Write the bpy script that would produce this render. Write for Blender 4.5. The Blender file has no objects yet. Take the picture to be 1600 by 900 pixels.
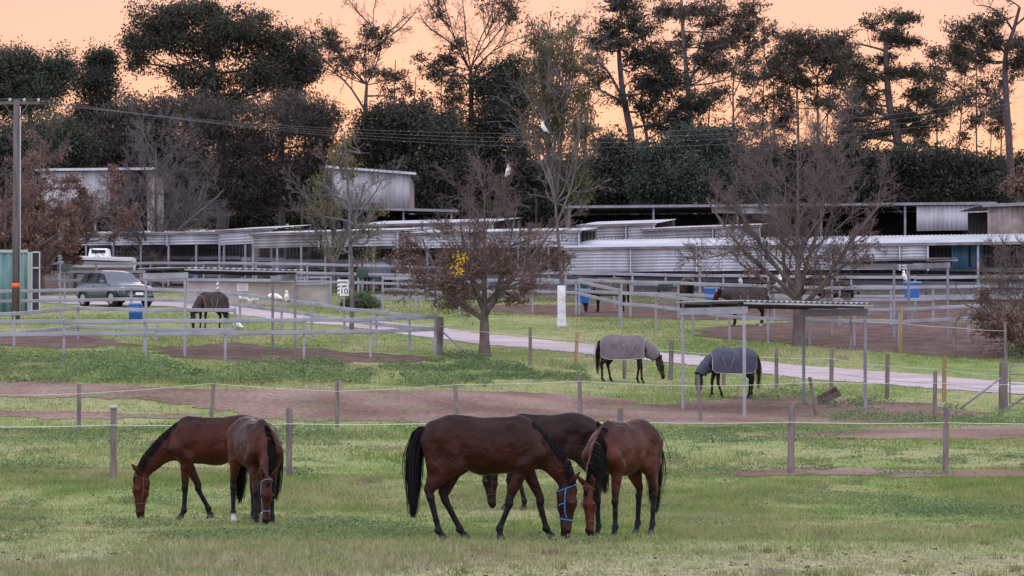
import bpy, math, random
import numpy as np
from mathutils import Vector, Matrix
random.seed(11)
rng = np.random.default_rng(11)
sc = bpy.context.scene
COL = sc.collection
R = math.radians
PI = math.pi

# ------------------------------------------------------------------ camera
CAMZ, FPX, PITCH = 2.21, 5333.0, math.atan(110 / 5333.0)
cam = bpy.data.cameras.new('camera')
cam.lens, cam.sensor_width = 120.0, 36.0
cam.clip_start, cam.clip_end = 0.5, 20000
cam_o = bpy.data.objects.new('camera', cam)
cam_o.location = (0, 0, CAMZ)
cam_o.rotation_euler = (PI / 2 + PITCH, 0, 0)
COL.objects.link(cam_o)
sc.camera = cam_o

# ------------------------------------------------------------------ dusk sky
SUN_EL = 0.0
world = bpy.data.worlds.new('World')
sc.world = world
world.use_nodes = True
nt = world.node_tree
for n in list(nt.nodes):
    nt.nodes.remove(n)
def wn(t, **kw):
    n = nt.nodes.new(t)
    for k, v in kw.items():
        setattr(n, k, v)
    return n
tc = wn('ShaderNodeTexCoord')
sep = wn('ShaderNodeSeparateXYZ'); nt.links.new(tc.outputs['Generated'], sep.inputs[0])
def wm(op, a, b=None, clamp=False):
    n = wn('ShaderNodeMath', operation=op, use_clamp=clamp)
    for i, x in enumerate((a, b)):
        if x is None: continue
        if isinstance(x, (int, float)): n.inputs[i].default_value = x
        else: nt.links.new(x, n.inputs[i])
    return n.outputs[0]
z2 = wm('MULTIPLY', sep.outputs['Z'], sep.outputs['Z'])
zz = wm('SQRT', wm('ADD', wm('MULTIPLY', z2, 0.95), 0.0086))
xx = wm('MULTIPLY', sep.outputs['X'], 0.5)
cmb = wn('ShaderNodeCombineXYZ')
nt.links.new(xx, cmb.inputs[0]); nt.links.new(sep.outputs['Y'], cmb.inputs[1]); nt.links.new(zz, cmb.inputs[2])
nrm = wn('ShaderNodeVectorMath', operation='NORMALIZE'); nt.links.new(cmb.outputs[0], nrm.inputs[0])
sky = wn('ShaderNodeTexSky', sky_type='NISHITA', sun_disc=False)
sky.sun_elevation = R(SUN_EL); sky.sun_rotation = 0.0
sky.air_density, sky.dust_density, sky.ozone_density = 1.0, 3.0, 3.0
nt.links.new(nrm.outputs[0], sky.inputs[0])
# twilight dome: the pale lavender of the sky away from the sunset
away = wm('DIVIDE', wm('SUBTRACT', 0.975, sep.outputs['Y']), 1.1, clamp=True)
away = wm('POWER', away, 0.6)
mixn = wn('ShaderNodeMix', data_type='RGBA', blend_type='MIX')
nt.links.new(away, mixn.inputs['Factor'])
gain = wn('ShaderNodeMix', data_type='RGBA', blend_type='MULTIPLY'); gain.inputs['Factor'].default_value = 1.0
gain.inputs['B'].default_value = (1.02, .925, .84, 1); nt.links.new(sky.outputs[0], gain.inputs['A'])
nt.links.new(gain.outputs['Result'], mixn.inputs['A'])
mixn.inputs['B'].default_value = (2.06, 2.02, 2.30, 1)
bg = wn('ShaderNodeBackground'); bg.inputs['Strength'].default_value = 0.1
nt.links.new(mixn.outputs['Result'], bg.inputs['Color'])
wo = wn('ShaderNodeOutputWorld'); nt.links.new(bg.outputs[0], wo.inputs['Surface'])

sun = bpy.data.lights.new('sun', 'SUN')
sun.energy, sun.angle, sun.color = 0.06, R(30), (1.0, 0.78, 0.62)
sun_o = bpy.data.objects.new('sun', sun)
sun_o.rotation_euler = (R(90 - 12) * -1, 0, 0)      # low, from beyond the trees
COL.objects.link(sun_o)

vs = sc.view_settings
vs.view_transform, vs.look, vs.exposure, vs.gamma = 'Standard', 'None', 3.05, 1.0
vs.use_curve_mapping = False
sc.cycles.max_bounces = 6
sc.cycles.diffuse_bounces = 3
sc.cycles.use_denoising = True

# ------------------------------------------------------------------ helpers
def tag(o, label=None, cat=None, group=None, kind=None):
    if label: o['label'] = label
    if cat: o['category'] = cat
    if group: o['group'] = group
    if kind: o['kind'] = kind
    return o

def thing(name, label, cat, loc=(0, 0, 0), group=None, rz=0.0):
    o = bpy.data.objects.new(name, None)
    o.empty_display_size = 0.2
    COL.objects.link(o)
    o.location = loc
    o.rotation_euler = (0, 0, rz)
    return tag(o, label, cat, group)

def mesh_np(name, V, F, smooth=False):
    """V (n,3); F a (m,k) array or list of such arrays"""
    V = np.asarray(V, dtype=np.float32).reshape(-1, 3)
    Fs = F if isinstance(F, list) else [F]
    Fs = [np.asarray(f, dtype=np.int32) for f in Fs if len(f)]
    me = bpy.data.meshes.new(name)
    me.vertices.add(len(V)); me.vertices.foreach_set('co', V.ravel())
    nl = sum(f.size for f in Fs); npoly = sum(len(f) for f in Fs)
    me.loops.add(nl); me.polygons.add(npoly)
    me.loops.foreach_set('vertex_index', np.concatenate([f.ravel() for f in Fs]))
    starts, c = [], 0
    for f in Fs:
        k = f.shape[1]
        starts.append(c + np.arange(len(f)) * k); c += f.size
    me.polygons.foreach_set('loop_start', np.concatenate(starts).astype(np.int32))
    if smooth:
        me.polygons.foreach_set('use_smooth', np.ones(npoly, dtype=bool))
    me.update(calc_edges=True)
    me.validate()
    return me

ROOT = {}
def put(name, me, mat, parent=None):
    o = bpy.data.objects.new(name, me)
    if mat is not None and len(me.materials) == 0:
        me.materials.append(mat)
    COL.objects.link(o)
    if parent is not None:
        o.parent = parent
    return o

def rootloc(o):
    while o.parent is not None:
        o = o.parent
    return np.array(o.location)

class MB:
    """collects simple solids; built as one mesh"""
    def __init__(s): s.V = []; s.F = []; s.n = 0
    def add(s, V, F):
        V = np.asarray(V, float).reshape(-1, 3)
        for f in F: s.F.append([i + s.n for i in f])
        s.V.append(V); s.n += len(V); return s
    def box(s, c, size, M=None, taper=1.0):
        hx, hy, hz = [v / 2 for v in size]
        P = np.array([(x * (taper if z > 0 else 1), y * (taper if z > 0 else 1), z) for z in (-hz, hz) for y in (-hy, hy) for x in (-hx, hx)], float)
        if M is not None: P = P @ np.array(M).T
        return s.add(P + np.array(c), [(0, 2, 3, 1), (4, 5, 7, 6), (0, 1, 5, 4), (2, 6, 7, 3), (0, 4, 6, 2), (1, 3, 7, 5)])
    def bar(s, a, b, w, h):
        """box from a to b, w thick sideways, h tall"""
        a = np.array(a, float); b = np.array(b, float); d = b - a; L = np.linalg.norm(d); d /= L
        up = np.array([0, 0, 1.0])
        if abs(d[2]) > .95: up = np.array([0, 1.0, 0])
        sd = np.cross(d, up); sd /= np.linalg.norm(sd); u = np.cross(sd, d)
        M = np.stack([d, sd, u], 1)
        return s.box((a + b) / 2, (L, w, h), M)
    def tube(s, pts, rad, k=8, cap=True):
        pts = np.asarray(pts, float); n = len(pts)
        rad = np.full(n, rad) if np.isscalar(rad) else np.asarray(rad, float)
        V, F = tubes(pts[None], rad[None], k)
        base = [tuple(f) for f in F]
        if cap:
            base.append(tuple(range(k - 1, -1, -1))); base.append(tuple(range((n - 1) * k, n * k)))
        return s.add(V, base)
    def build(s, name, mat, parent=None, smooth=False, bevel=0.0, local=False):
        V = np.concatenate(s.V)
        if parent is not None and not local: V = V - rootloc(parent)
        me = bpy.data.meshes.new(name)
        me.from_pydata(V.tolist(), [], s.F)
        if smooth: me.polygons.foreach_set('use_smooth', np.ones(len(me.polygons), dtype=bool))
        me.update()
        o = put(name, me, mat, parent)
        if bevel:
            m = o.modifiers.new('bevel', 'BEVEL'); m.width = bevel; m.segments = 2; m.limit_method = 'ANGLE'
        return o

def tubes(P, Rd, k):
    """P (B,n,3), Rd (B,n) -> all tubes as one vertex / quad array"""
    B, n, _ = P.shape
    T = np.empty_like(P); T[:, 1:-1] = P[:, 2:] - P[:, :-2]; T[:, 0] = P[:, 1] - P[:, 0]; T[:, -1] = P[:, -1] - P[:, -2]
    T /= np.linalg.norm(T, axis=2, keepdims=True) + 1e-9
    ref = np.where(np.abs(T[:, :1, 2:3]) > .9, np.array([1.0, 0, 0]), np.array([0, 0, 1.0]))
    ref = np.broadcast_to(ref, T.shape)
    U = np.cross(T, ref); U /= np.linalg.norm(U, axis=2, keepdims=True) + 1e-9
    W = np.cross(T, U)
    a = np.arange(k) * 2 * PI / k
    V = P[:, :, None] + Rd[:, :, None, None] * (np.cos(a)[:, None] * U[:, :, None] + np.sin(a)[:, None] * W[:, :, None])
    V = V.reshape(-1, 3)
    b = np.arange(B)[:, None, None] * n * k; i = np.arange(n - 1)[None, :, None] * k; j = np.arange(k)[None, None, :]
    j2 = (j + 1) % k
    F = np.stack([b + i + j, b + i + j2, b + i + k + j2, b + i + k + j], -1).reshape(-1, 4)
    return V, F

# ---------------------------------------------------------------- materials
MATS = {}
def mat(name, col, rough=0.8, col2=None, scale=4.0, bump=0.0, bscale=30.0, metal=0.0, spec=0.3, stretch=(1, 1, 1), thr=(0.35, 0.65), trans=0.0, detail=5.0):
    if name in MATS: return MATS[name]
    m = bpy.data.materials.new(name); m.use_nodes = True
    t = m.node_tree; p = t.nodes['Principled BSDF']
    p.inputs['Roughness'].default_value = rough; p.inputs['Metallic'].default_value = metal
    p.inputs['Specular IOR Level'].default_value = spec
    p.inputs['Base Color'].default_value = (*col, 1)
    g = t.nodes.new('ShaderNodeNewGeometry')
    mp = t.nodes.new('ShaderNodeMapping'); mp.inputs['Scale'].default_value = stretch
    t.links.new(g.outputs['Position'], mp.inputs['Vector'])
    if col2 is not None:
        nz = t.nodes.new('ShaderNodeTexNoise'); nz.inputs['Scale'].default_value = scale; nz.inputs['Detail'].default_value = detail
        t.links.new(mp.outputs[0], nz.inputs['Vector'])
        cr = t.nodes.new('ShaderNodeValToRGB')
        cr.color_ramp.elements[0].position, cr.color_ramp.elements[1].position = thr
        cr.color_ramp.elements[0].color = (*col, 1); cr.color_ramp.elements[1].color = (*col2, 1)
        t.links.new(nz.outputs['Fac'], cr.inputs[0]); t.links.new(cr.outputs[0], p.inputs['Base Color'])
    if bump:
        nb = t.nodes.new('ShaderNodeTexNoise'); nb.inputs['Scale'].default_value = bscale; nb.inputs['Detail'].default_value = 4
        t.links.new(mp.outputs[0], nb.inputs['Vector'])
        b = t.nodes.new('ShaderNodeBump'); b.inputs['Strength'].default_value = bump; b.inputs['Distance'].default_value = 0.02
        t.links.new(nb.outputs['Fac'], b.inputs['Height']); t.links.new(b.outputs[0], p.inputs['Normal'])
    if trans:
        p.inputs['Transmission Weight'].default_value = 0
        tr = t.nodes.new('ShaderNodeBsdfTranslucent'); ms = t.nodes.new('ShaderNodeMixShader'); ms.inputs[0].default_value = trans
        out = t.nodes['Material Output']
        src = p.inputs['Base Color'].links[0].from_socket if p.inputs['Base Color'].links else None
        if src: t.links.new(src, tr.inputs[0])
        else: tr.inputs[0].default_value = (*col, 1)
        t.links.new(p.outputs[0], ms.inputs[1]); t.links.new(tr.outputs[0], ms.inputs[2]); t.links.new(ms.outputs[0], out.inputs['Surface'])
    MATS[name] = m
    return m

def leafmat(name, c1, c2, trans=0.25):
    """leaf colour drifts between two tones from clump to clump, in places paler towards the top (attribute 'tint')"""
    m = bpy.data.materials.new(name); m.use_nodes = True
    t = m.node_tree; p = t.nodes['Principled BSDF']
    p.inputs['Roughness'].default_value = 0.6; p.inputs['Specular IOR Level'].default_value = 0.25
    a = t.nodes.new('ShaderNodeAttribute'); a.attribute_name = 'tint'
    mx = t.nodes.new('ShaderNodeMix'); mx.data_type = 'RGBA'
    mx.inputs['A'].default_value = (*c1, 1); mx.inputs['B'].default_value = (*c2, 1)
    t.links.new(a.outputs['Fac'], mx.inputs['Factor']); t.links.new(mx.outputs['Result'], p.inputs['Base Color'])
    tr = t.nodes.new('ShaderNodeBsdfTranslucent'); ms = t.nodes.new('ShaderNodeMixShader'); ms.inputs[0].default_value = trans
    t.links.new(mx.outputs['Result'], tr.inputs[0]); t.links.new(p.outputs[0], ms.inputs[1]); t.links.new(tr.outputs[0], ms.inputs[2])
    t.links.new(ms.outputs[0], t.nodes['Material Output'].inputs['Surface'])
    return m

def set_tint(me, per_vert):
    a = me.attributes.new('tint', 'FLOAT', 'POINT'); a.data.foreach_set('value', np.asarray(per_vert, np.float32))

# ---------------------------------------------------------------- value noise
_NT = rng.random((64, 64)).astype(np.float64)
def vnoise(x, y):
    x = np.asarray(x, float); y = np.asarray(y, float)
    xi = np.floor(x).astype(int); yi = np.floor(y).astype(int); fx = x - xi; fy = y - yi
    fx = fx * fx * (3 - 2 * fx); fy = fy * fy * (3 - 2 * fy)
    g = lambda a, b: _NT[a % 64, b % 64]
    return (g(xi, yi) * (1 - fx) + g(xi + 1, yi) * fx) * (1 - fy) + (g(xi, yi + 1) * (1 - fx) + g(xi + 1, yi + 1) * fx) * fy
def fbm(x, y, o=3):
    s = 0; a = .5
    for i in range(o):
        s = s + a * vnoise(x * 2 ** i + 17.3 * i, y * 2 ** i + 5.1 * i); a *= .5
    return s / (1 - .5 ** o)

# ------------------------------------------------------------------- terrain
# heights relative to the eye, by distance, down the left and right of the hillside
_D = [0, 30, 41.3, 50, 53.3, 62.7, 75, 89]
_Z = [-2.15, -2.21, -2.21, -2.34, -2.35, -2.16, -2.0, -1.83]
DL = _D + [97, 102, 113, 125, 133, 152, 170, 190, 230, 267, 350, 420, 1500]
ZL = _Z + [-.95, -.60, -.06, .59, 1.25, 2.34, 3.35, 4.3, 6.7, 9.5, 14.8, 15.5, 15.5]
DR = _D + [97, 107, 113, 120, 124, 133, 150, 170, 190, 230, 267, 350, 420, 1500]
ZR = _Z + [-1.60, -1.05, -.72, -.16, .28, 1.0, 1.97, 3.18, 4.3, 6.7, 9.5, 14.8, 15.5, 15.5]
def ground(X, Y):
    X = np.asarray(X, float); Y = np.asarray(Y, float)
    u = X / (np.maximum(Y, 20) * 0.15)
    w = np.clip((u + 0.75) / 1.5, 0, 1); w = w * w * (3 - 2 * w)
    z = np.interp(Y, DL, ZL) * (1 - w) + np.interp(Y, DR, ZR) * w
    z = z + CAMZ + (vnoise(X * .35, Y * .35) - .5) * 0.05 + (vnoise(X * .09 + 9, Y * .09) - .5) * 0.06
    return z

CP, SP = math.cos(PITCH), math.sin(PITCH)
def ray(px, py):
    a = (px - 800) / FPX; b = (450 - py) / FPX
    return np.array([a, CP - b * SP, SP + b * CP])
def at(px, py):
    """where the ground lies under a sight line"""
    d = ray(px, py)
    t = np.arange(20, 420, 0.25)
    h = CAMZ + d[2] * t - ground(d[0] * t, d[1] * t)
    i = np.argmax(h < 0)
    if h[i] >= 0: i = len(t) - 1
    lo, hi = t[i] - .25, t[i]
    for _ in range(20):
        m = (lo + hi) / 2
        if CAMZ + d[2] * m - ground(d[0] * m, d[1] * m) < 0: hi = m
        else: lo = m
    p = d * hi
    return np.array([p[0], p[1], float(ground(p[0], p[1]))])
def at_d(px, Y):
    X = (px - 800) / FPX * Y
    return np.array([X, Y, float(ground(X, Y))])
def pt(px, py, Y):
    """the point at distance Y on a sight line"""
    d = ray(px, py); k = Y / d[1]
    return np.array([d[0] * k, Y, CAMZ + d[2] * k])
# ------------------------------------------------------------------ the land
def grass_material(name='pasture_grass'):
    m = bpy.data.materials.new(name); m.use_nodes = True
    t = m.node_tree; p = t.nodes['Principled BSDF']
    p.inputs['Roughness'].default_value = 0.9; p.inputs['Specular IOR Level'].default_value = 0.1
    g = t.nodes.new('ShaderNodeNewGeometry')
    def noise(scale, stretch, det=4):
        mp = t.nodes.new('ShaderNodeMapping'); mp.inputs['Scale'].default_value = stretch
        t.links.new(g.outputs['Position'], mp.inputs['Vector'])
        n = t.nodes.new('ShaderNodeTexNoise'); n.inputs['Scale'].default_value = scale; n.inputs['Detail'].default_value = det
        t.links.new(mp.outputs[0], n.inputs['Vector']); return n.outputs['Fac']
    def ramp(f, a, b, ca, cb):
        r = t.nodes.new('ShaderNodeValToRGB'); e = r.color_ramp.elements
        e[0].position, e[1].position = a, b; e[0].color = (*ca, 1); e[1].color = (*cb, 1)
        t.links.new(f, r.inputs[0]); return r.outputs[0]
    def mix(f, a, b):
        x = t.nodes.new('ShaderNodeMix'); x.data_type = 'RGBA'
        t.links.new(f, x.inputs['Factor']); t.links.new(a, x.inputs['A']); t.links.new(b, x.inputs['B']); return x.outputs['Result']
    big = ramp(noise(0.22, (1, .55, 0), 5), .40, .60, (.172, .255, .066), (.355, .340, .180))
    mid = ramp(noise(1.5, (1, .6, 0), 5), .35, .65, (.130, .218, .054), (.360, .350, .180))
    a = t.nodes.new('ShaderNodeMix'); a.data_type = 'RGBA'; a.inputs['Factor'].default_value = .5
    t.links.new(big, a.inputs['A']); t.links.new(mid, a.inputs['B'])
    sp = t.nodes.new('ShaderNodeSeparateXYZ'); t.links.new(g.outputs['Position'], sp.inputs[0])
    mr = t.nodes.new('ShaderNodeMapRange'); mr.inputs['From Min'].default_value = 42.5; mr.inputs['From Max'].default_value = 37.5; t.links.new(sp.outputs['Y'], mr.inputs['Value'])
    wob = t.nodes.new('ShaderNodeMath'); wob.operation = 'MULTIPLY'; t.links.new(mr.outputs[0], wob.inputs[0]); t.links.new(ramp(noise(.8, (1, 1, 0), 6), .32, .58, (.25, .25, .25), (1, 1, 1)), wob.inputs[1])
    dryc = ramp(noise(5, (1, .5, 0), 6), .35, .65, (.245, .235, .135), (.40, .375, .235))
    a_ = mix(wob.outputs[0], a.outputs['Result'], dryc)
    dirtf = ramp(noise(0.9, (1, .45, 0), 7), .61, .70, (0, 0, 0), (.75, .75, .75))
    dirtc = ramp(noise(14, (1, 1, 0), 3), .3, .7, (.160, .115, .095), (.250, .200, .165))
    c = mix(dirtf, a_, dirtc)
    fine = ramp(noise(22, (1, .6, 0), 5), .3, .7, (.50, .50, .50), (1.35, 1.35, 1.35))
    mu = t.nodes.new('ShaderNodeMix'); mu.data_type = 'RGBA'; mu.blend_type = 'MULTIPLY'; mu.inputs['Factor'].default_value = 1
    t.links.new(c, mu.inputs['A']); t.links.new(fine, mu.inputs['B'])
    t.links.new(mu.outputs['Result'], p.inputs['Base Color'])
    b = t.nodes.new('ShaderNodeBump'); b.inputs['Strength'].default_value = .7; b.inputs['Distance'].default_value = .05
    t.links.new(noise(18, (1, 1, 1), 4), b.inputs['Height']); t.links.new(b.outputs[0], p.inputs['Normal'])
    return m
M_GRASS = grass_material()
M_DIRT = mat('bare_earth', (.120, .085, .090), .95, (.285, .225, .240), 1.7, 1.0, 12, spec=.1, detail=10, stretch=(.8, .5, 1), thr=(.25, .75))
def earth_material():
    m = mat('bare_earth_', (.1, .08, .08), .95)
    t = m.node_tree; p = t.nodes['Principled BSDF']; p.inputs['Specular IOR Level'].default_value = .08
    g = t.nodes.new('ShaderNodeNewGeometry')
    def nz(s, st, d):
        mp = t.nodes.new('ShaderNodeMapping'); mp.inputs['Scale'].default_value = st; t.links.new(g.outputs['Position'], mp.inputs[0])
        n = t.nodes.new('ShaderNodeTexNoise'); n.inputs['Scale'].default_value = s; n.inputs['Detail'].default_value = d; t.links.new(mp.outputs[0], n.inputs['Vector']); return n.outputs['Fac']
    def rp(f, a, b, ca, cb):
        r = t.nodes.new('ShaderNodeValToRGB'); e = r.color_ramp.elements; e[0].position, e[1].position = a, b; e[0].color = (*ca, 1); e[1].color = (*cb, 1); t.links.new(f, r.inputs[0]); return r.outputs[0]
    def mx(f, a, b, mode='MIX'):
        x = t.nodes.new('ShaderNodeMix'); x.data_type = 'RGBA'; x.blend_type = mode
        if isinstance(f, float): x.inputs['Factor'].default_value = f
        else: t.links.new(f, x.inputs['Factor'])
        t.links.new(a, x.inputs['A']); t.links.new(b, x.inputs['B']); return x.outputs['Result']
    base = rp(nz(.5, (.7, .5, 0), 6), .35, .65, (.160, .098, .082), (.285, .200, .178))
    moss = rp(nz(14, (1, 1, 0), 2), .3, .7, (.12, .13, .075), (.23, .225, .14))
    c = mx(rp(nz(.75, (.6, .8, 0), 7), .54, .66, (0, 0, 0), (.85, .85, .85)), base, moss)
    c = mx(1.0, c, rp(nz(9, (.7, .6, 0), 5), .3, .7, (.62, .62, .62), (1.28, 1.28, 1.28)), 'MULTIPLY')
    t.links.new(c, p.inputs['Base Color'])
    b = t.nodes.new('ShaderNodeBump'); b.inputs['Strength'].default_value = 1.0; b.inputs['Distance'].default_value = .06
    t.links.new(nz(7, (1, 1, 1), 5), b.inputs['Height']); t.links.new(b.outputs[0], p.inputs['Normal'])
    return m
M_DIRT = earth_material()
M_YARD = mat('churned_yard_earth', (.080, .050, .044), .95, (.175, .118, .106), 1.6, 1.0, 9, spec=.08, detail=10, thr=(.3, .7))
M_ROAD = mat('pale_gravel', (.36, .30, .315), .95, (.50, .43, .455), .9, .5, 20, spec=.1, detail=8, stretch=(.5, 1, 1))

ys = [10.0]
while ys[-1] < 430:
    y = ys[-1]; ys.append(y + (.45 if y < 70 else .7 if y < 140 else 1.6 if y < 200 else 4))
while ys[-1] < 1400: ys.append(ys[-1] * 1.15)
ys = np.array(ys)
us = np.linspace(-1, 1, 141)
XX = us[None, :] * (0.24 * ys[:, None] + 16); YY = np.broadcast_to(ys[:, None], XX.shape)
VV = np.stack([XX, YY, ground(XX, YY)], -1).reshape(-1, 3)
n_, m_ = XX.shape
ii = (np.arange(n_ - 1)[:, None] * m_ + np.arange(m_ - 1)[None, :]).ravel()
FF = np.stack([ii, ii + 1, ii + m_ + 1, ii + m_], 1)
tag(put('ground', mesh_np('ground', VV, FF, True), M_GRASS), kind='structure')

# far hills: a wooded ridge across the valley, distance haze put into its colour
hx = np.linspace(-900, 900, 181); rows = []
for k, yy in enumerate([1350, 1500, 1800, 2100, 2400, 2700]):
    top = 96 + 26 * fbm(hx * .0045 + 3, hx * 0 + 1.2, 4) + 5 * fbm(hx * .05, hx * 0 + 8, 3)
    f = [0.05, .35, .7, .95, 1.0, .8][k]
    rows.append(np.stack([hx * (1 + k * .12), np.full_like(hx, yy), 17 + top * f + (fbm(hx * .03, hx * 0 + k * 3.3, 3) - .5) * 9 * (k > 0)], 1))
HV = np.concatenate(rows); m_ = len(hx)
ii = (np.arange(5)[:, None] * m_ + np.arange(m_ - 1)[None, :]).ravel()
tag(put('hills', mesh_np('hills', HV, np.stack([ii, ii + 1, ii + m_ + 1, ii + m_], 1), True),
        mat('haze_tinted_woodland', (.17, .165, .215), 1.0, (.215, .205, .265), .02, spec=0)), kind='structure')

def world_poly(pxs):
    return np.array([at(x, y)[:2] for x, y in pxs])
def inside(P, X, Y):
    """signed distance (m) to polygon, positive inside"""
    A = P; B = np.roll(P, -1, 0)
    d = np.full(X.shape, 1e9); c = np.zeros(X.shape, bool)
    for (ax, ay), (bx, by) in zip(A, B):
        ex, ey = bx - ax, by - ay
        t = np.clip(((X - ax) * ex + (Y - ay) * ey) / (ex * ex + ey * ey + 1e-9), 0, 1)
        d = np.minimum(d, np.hypot(X - ax - t * ex, Y - ay - t * ey))
        hit = ((ay > Y) != (by > Y)) & (X < (bx - ax) * (Y - ay) / (by - ay + 1e-12) + ax)
        c ^= hit
    return np.where(c, d, -d)

PATCH = []
def patch(name, pxs, material, lift, rag, step=(.08, .14)):
    P = world_poly(pxs)
    x0, y0 = P.min(0) - 1; x1, y1 = P.max(0) + 1
    gx = np.arange(x0, x1, step[0]); gy = np.arange(y0, y1, step[1])
    X, Y = np.meshgrid(gx, gy)
    s = inside(P, X, Y) + (fbm(X * .9, Y * .6, 4) - .5) * rag + (fbm(X * 5, Y * 3, 2) - .5) * .35
    ok = s > 0
    q = ok[:-1, :-1] & ok[1:, :-1] & ok[:-1, 1:] & ok[1:, 1:]
    m = X.shape[1]; idx = np.nonzero(q.ravel())[0]
    idx = (idx // (m - 1)) * m + idx % (m - 1)
    F = np.stack([idx, idx + 1, idx + m + 1, idx + m], 1)
    used = np.unique(F); rm = -np.ones(X.size, int); rm[used] = np.arange(len(used))
    Z = ground(X, Y) + lift + np.minimum(s, 0.3) * 0.02
    V = np.stack([X, Y, Z], -1).reshape(-1, 3)[used]
    o = put(name, mesh_np(name, V, rm[F], True), material)
    PATCH.append((P, rag))
    return tag(o, kind='structure')

ROAD = [(-60, 466), (70, 462), (280, 467), (400, 483), (480, 491), (600, 503), (750, 521), (900, 536), (1050, 552), (1200, 566), (1400, 582), (1720, 606),
        (1720, 624), (1400, 603), (1200, 586), (1050, 568), (900, 553), (750, 539), (600, 519), (480, 505), (380, 494), (270, 480), (70, 474), (-60, 478)]
patch('road', ROAD, M_ROAD, .016, .5, (.1, .16))
patch('dirt_track', [(-120, 596), (100, 598), (300, 606), (600, 611), (800, 612), (930, 619), (1010, 632), (1060, 630), (1200, 618), (1320, 624), (1440, 632), (1540, 646),
                     (1480, 664), (1300, 665), (1200, 664), (1050, 664), (900, 658), (780, 658), (640, 660), (480, 658), (380, 652), (300, 634), (200, 626), (60, 622), (-120, 622)], M_DIRT, .012, 1.6)
patch('dirt_track', [(-100, 640), (120, 643), (330, 648), (330, 657), (120, 655), (-100, 652)], M_DIRT, .010, 1.6)
patch('dirt_track', [(1180, 682), (1320, 672), (1420, 669), (1720, 664), (1720, 686), (1450, 687), (1250, 688)], M_DIRT, .010, 2.6)
patch('dirt_track', [(1080, 740), (1250, 733), (1480, 733), (1720, 735), (1720, 748), (1480, 747), (1250, 745)], M_DIRT, .010, 2.6)
patch('yard_earth', [(1085, 512), (1200, 505), (1300, 500), (1420, 500), (1530, 505), (1650, 520), (1650, 560), (1500, 560), (1380, 552), (1300, 545), (1200, 535), (1090, 525)], M_YARD, .012, 1.2)
patch('yard_earth', [(200, 546), (360, 535), (420, 541), (600, 553), (690, 558), (640, 567), (480, 570), (300, 562)], M_YARD, .012, 1.8)
patch('yard_earth', [(-60, 516), (150, 524), (230, 540), (100, 546), (-60, 538)], M_YARD, .012, 1.4)
patch('yard_earth', [(740, 477), (1000, 475), (1300, 479), (1660, 486), (1660, 502), (1300, 498), (1090, 501), (1000, 497), (860, 494), (750, 486)], M_YARD, .012, 1.0)

M_LITTER = mat('leaf_litter', (.075, .055, .050), .95, (.14, .11, .10), .8, .8, 14, spec=.05, detail=8)
NP_ = len(PATCH)
patch('yard_earth', [(-120, 462), (300, 456), (720, 462), (1000, 480), (1720, 484), (1720, 375), (800, 372), (-120, 372)], M_LITTER, .010, 2.5, (.3, .4))
PATCH = PATCH[:NP_]
def bare(X, Y):
    b = np.zeros(X.shape, bool)
    for P, rag in PATCH:
        b |= inside(P, X, Y) + (fbm(X * .9, Y * .6, 4) - .5) * rag > 0.22
    return b

def blades(name, X, Y, h, w, material, label, lean=.5, cat='grass'):
    n = len(X); Z = ground(X, Y) - .005
    a = rng.uniform(0, 2 * PI, n); b = rng.uniform(0, 2 * PI, n)
    base = np.stack([X, Y, Z], 1)
    sd = np.stack([np.cos(a), np.sin(a), np.zeros(n)], 1) * (w / 2)[:, None]
    tip = base + np.stack([np.cos(b) * lean * h * rng.random(n), np.sin(b) * lean * h * rng.random(n), h], 1)
    V = np.stack([base - sd, base + sd, tip], 1).reshape(-1, 3)
    o = put(name, mesh_np(name, V, np.arange(3 * n).reshape(-1, 3)), material)
    return tag(o, label, cat, kind='stuff')

def scatter(n, ymin, ymax, widen=.165):
    Y = np.sqrt(rng.random(n) * (ymax ** 2 - ymin ** 2) + ymin ** 2)
    return rng.uniform(-1, 1, n) * (widen * Y), Y
# pasture sward: short where the photo shows it grazed, longer in patches
X, Y = scatter(520000, 33, 66)
lush = np.clip((fbm(X * .35 + 3, Y * .18, 4) - .38) * 4, 0, 1)
keep = (rng.random(len(X)) < .25 + .75 * lush) & ~bare(X, Y)
X, Y, lush = X[keep], Y[keep], lush[keep]
blades('grass', X, Y, rng.uniform(.02, .05, len(X)) + .055 * lush * rng.random(len(X)), rng.uniform(.008, .018, len(X)), M_GRASS, 'short grazed green grass of the near paddock')
X, Y = scatter(230000, 66, 128)
lush = np.clip((fbm(X * .25 + 3, Y * .18, 4) - .38) * 4, 0, 1)
keep = (rng.random(len(X)) < .25 + .75 * lush) & ~bare(X, Y)
X, Y, lush = X[keep], Y[keep], lush[keep]
blades('grass', X, Y, rng.uniform(.03, .07, len(X)) + .07 * lush * rng.random(len(X)), rng.uniform(.015, .035, len(X)), M_GRASS, 'grass on the slope between the paddock fence and the road')

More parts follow.
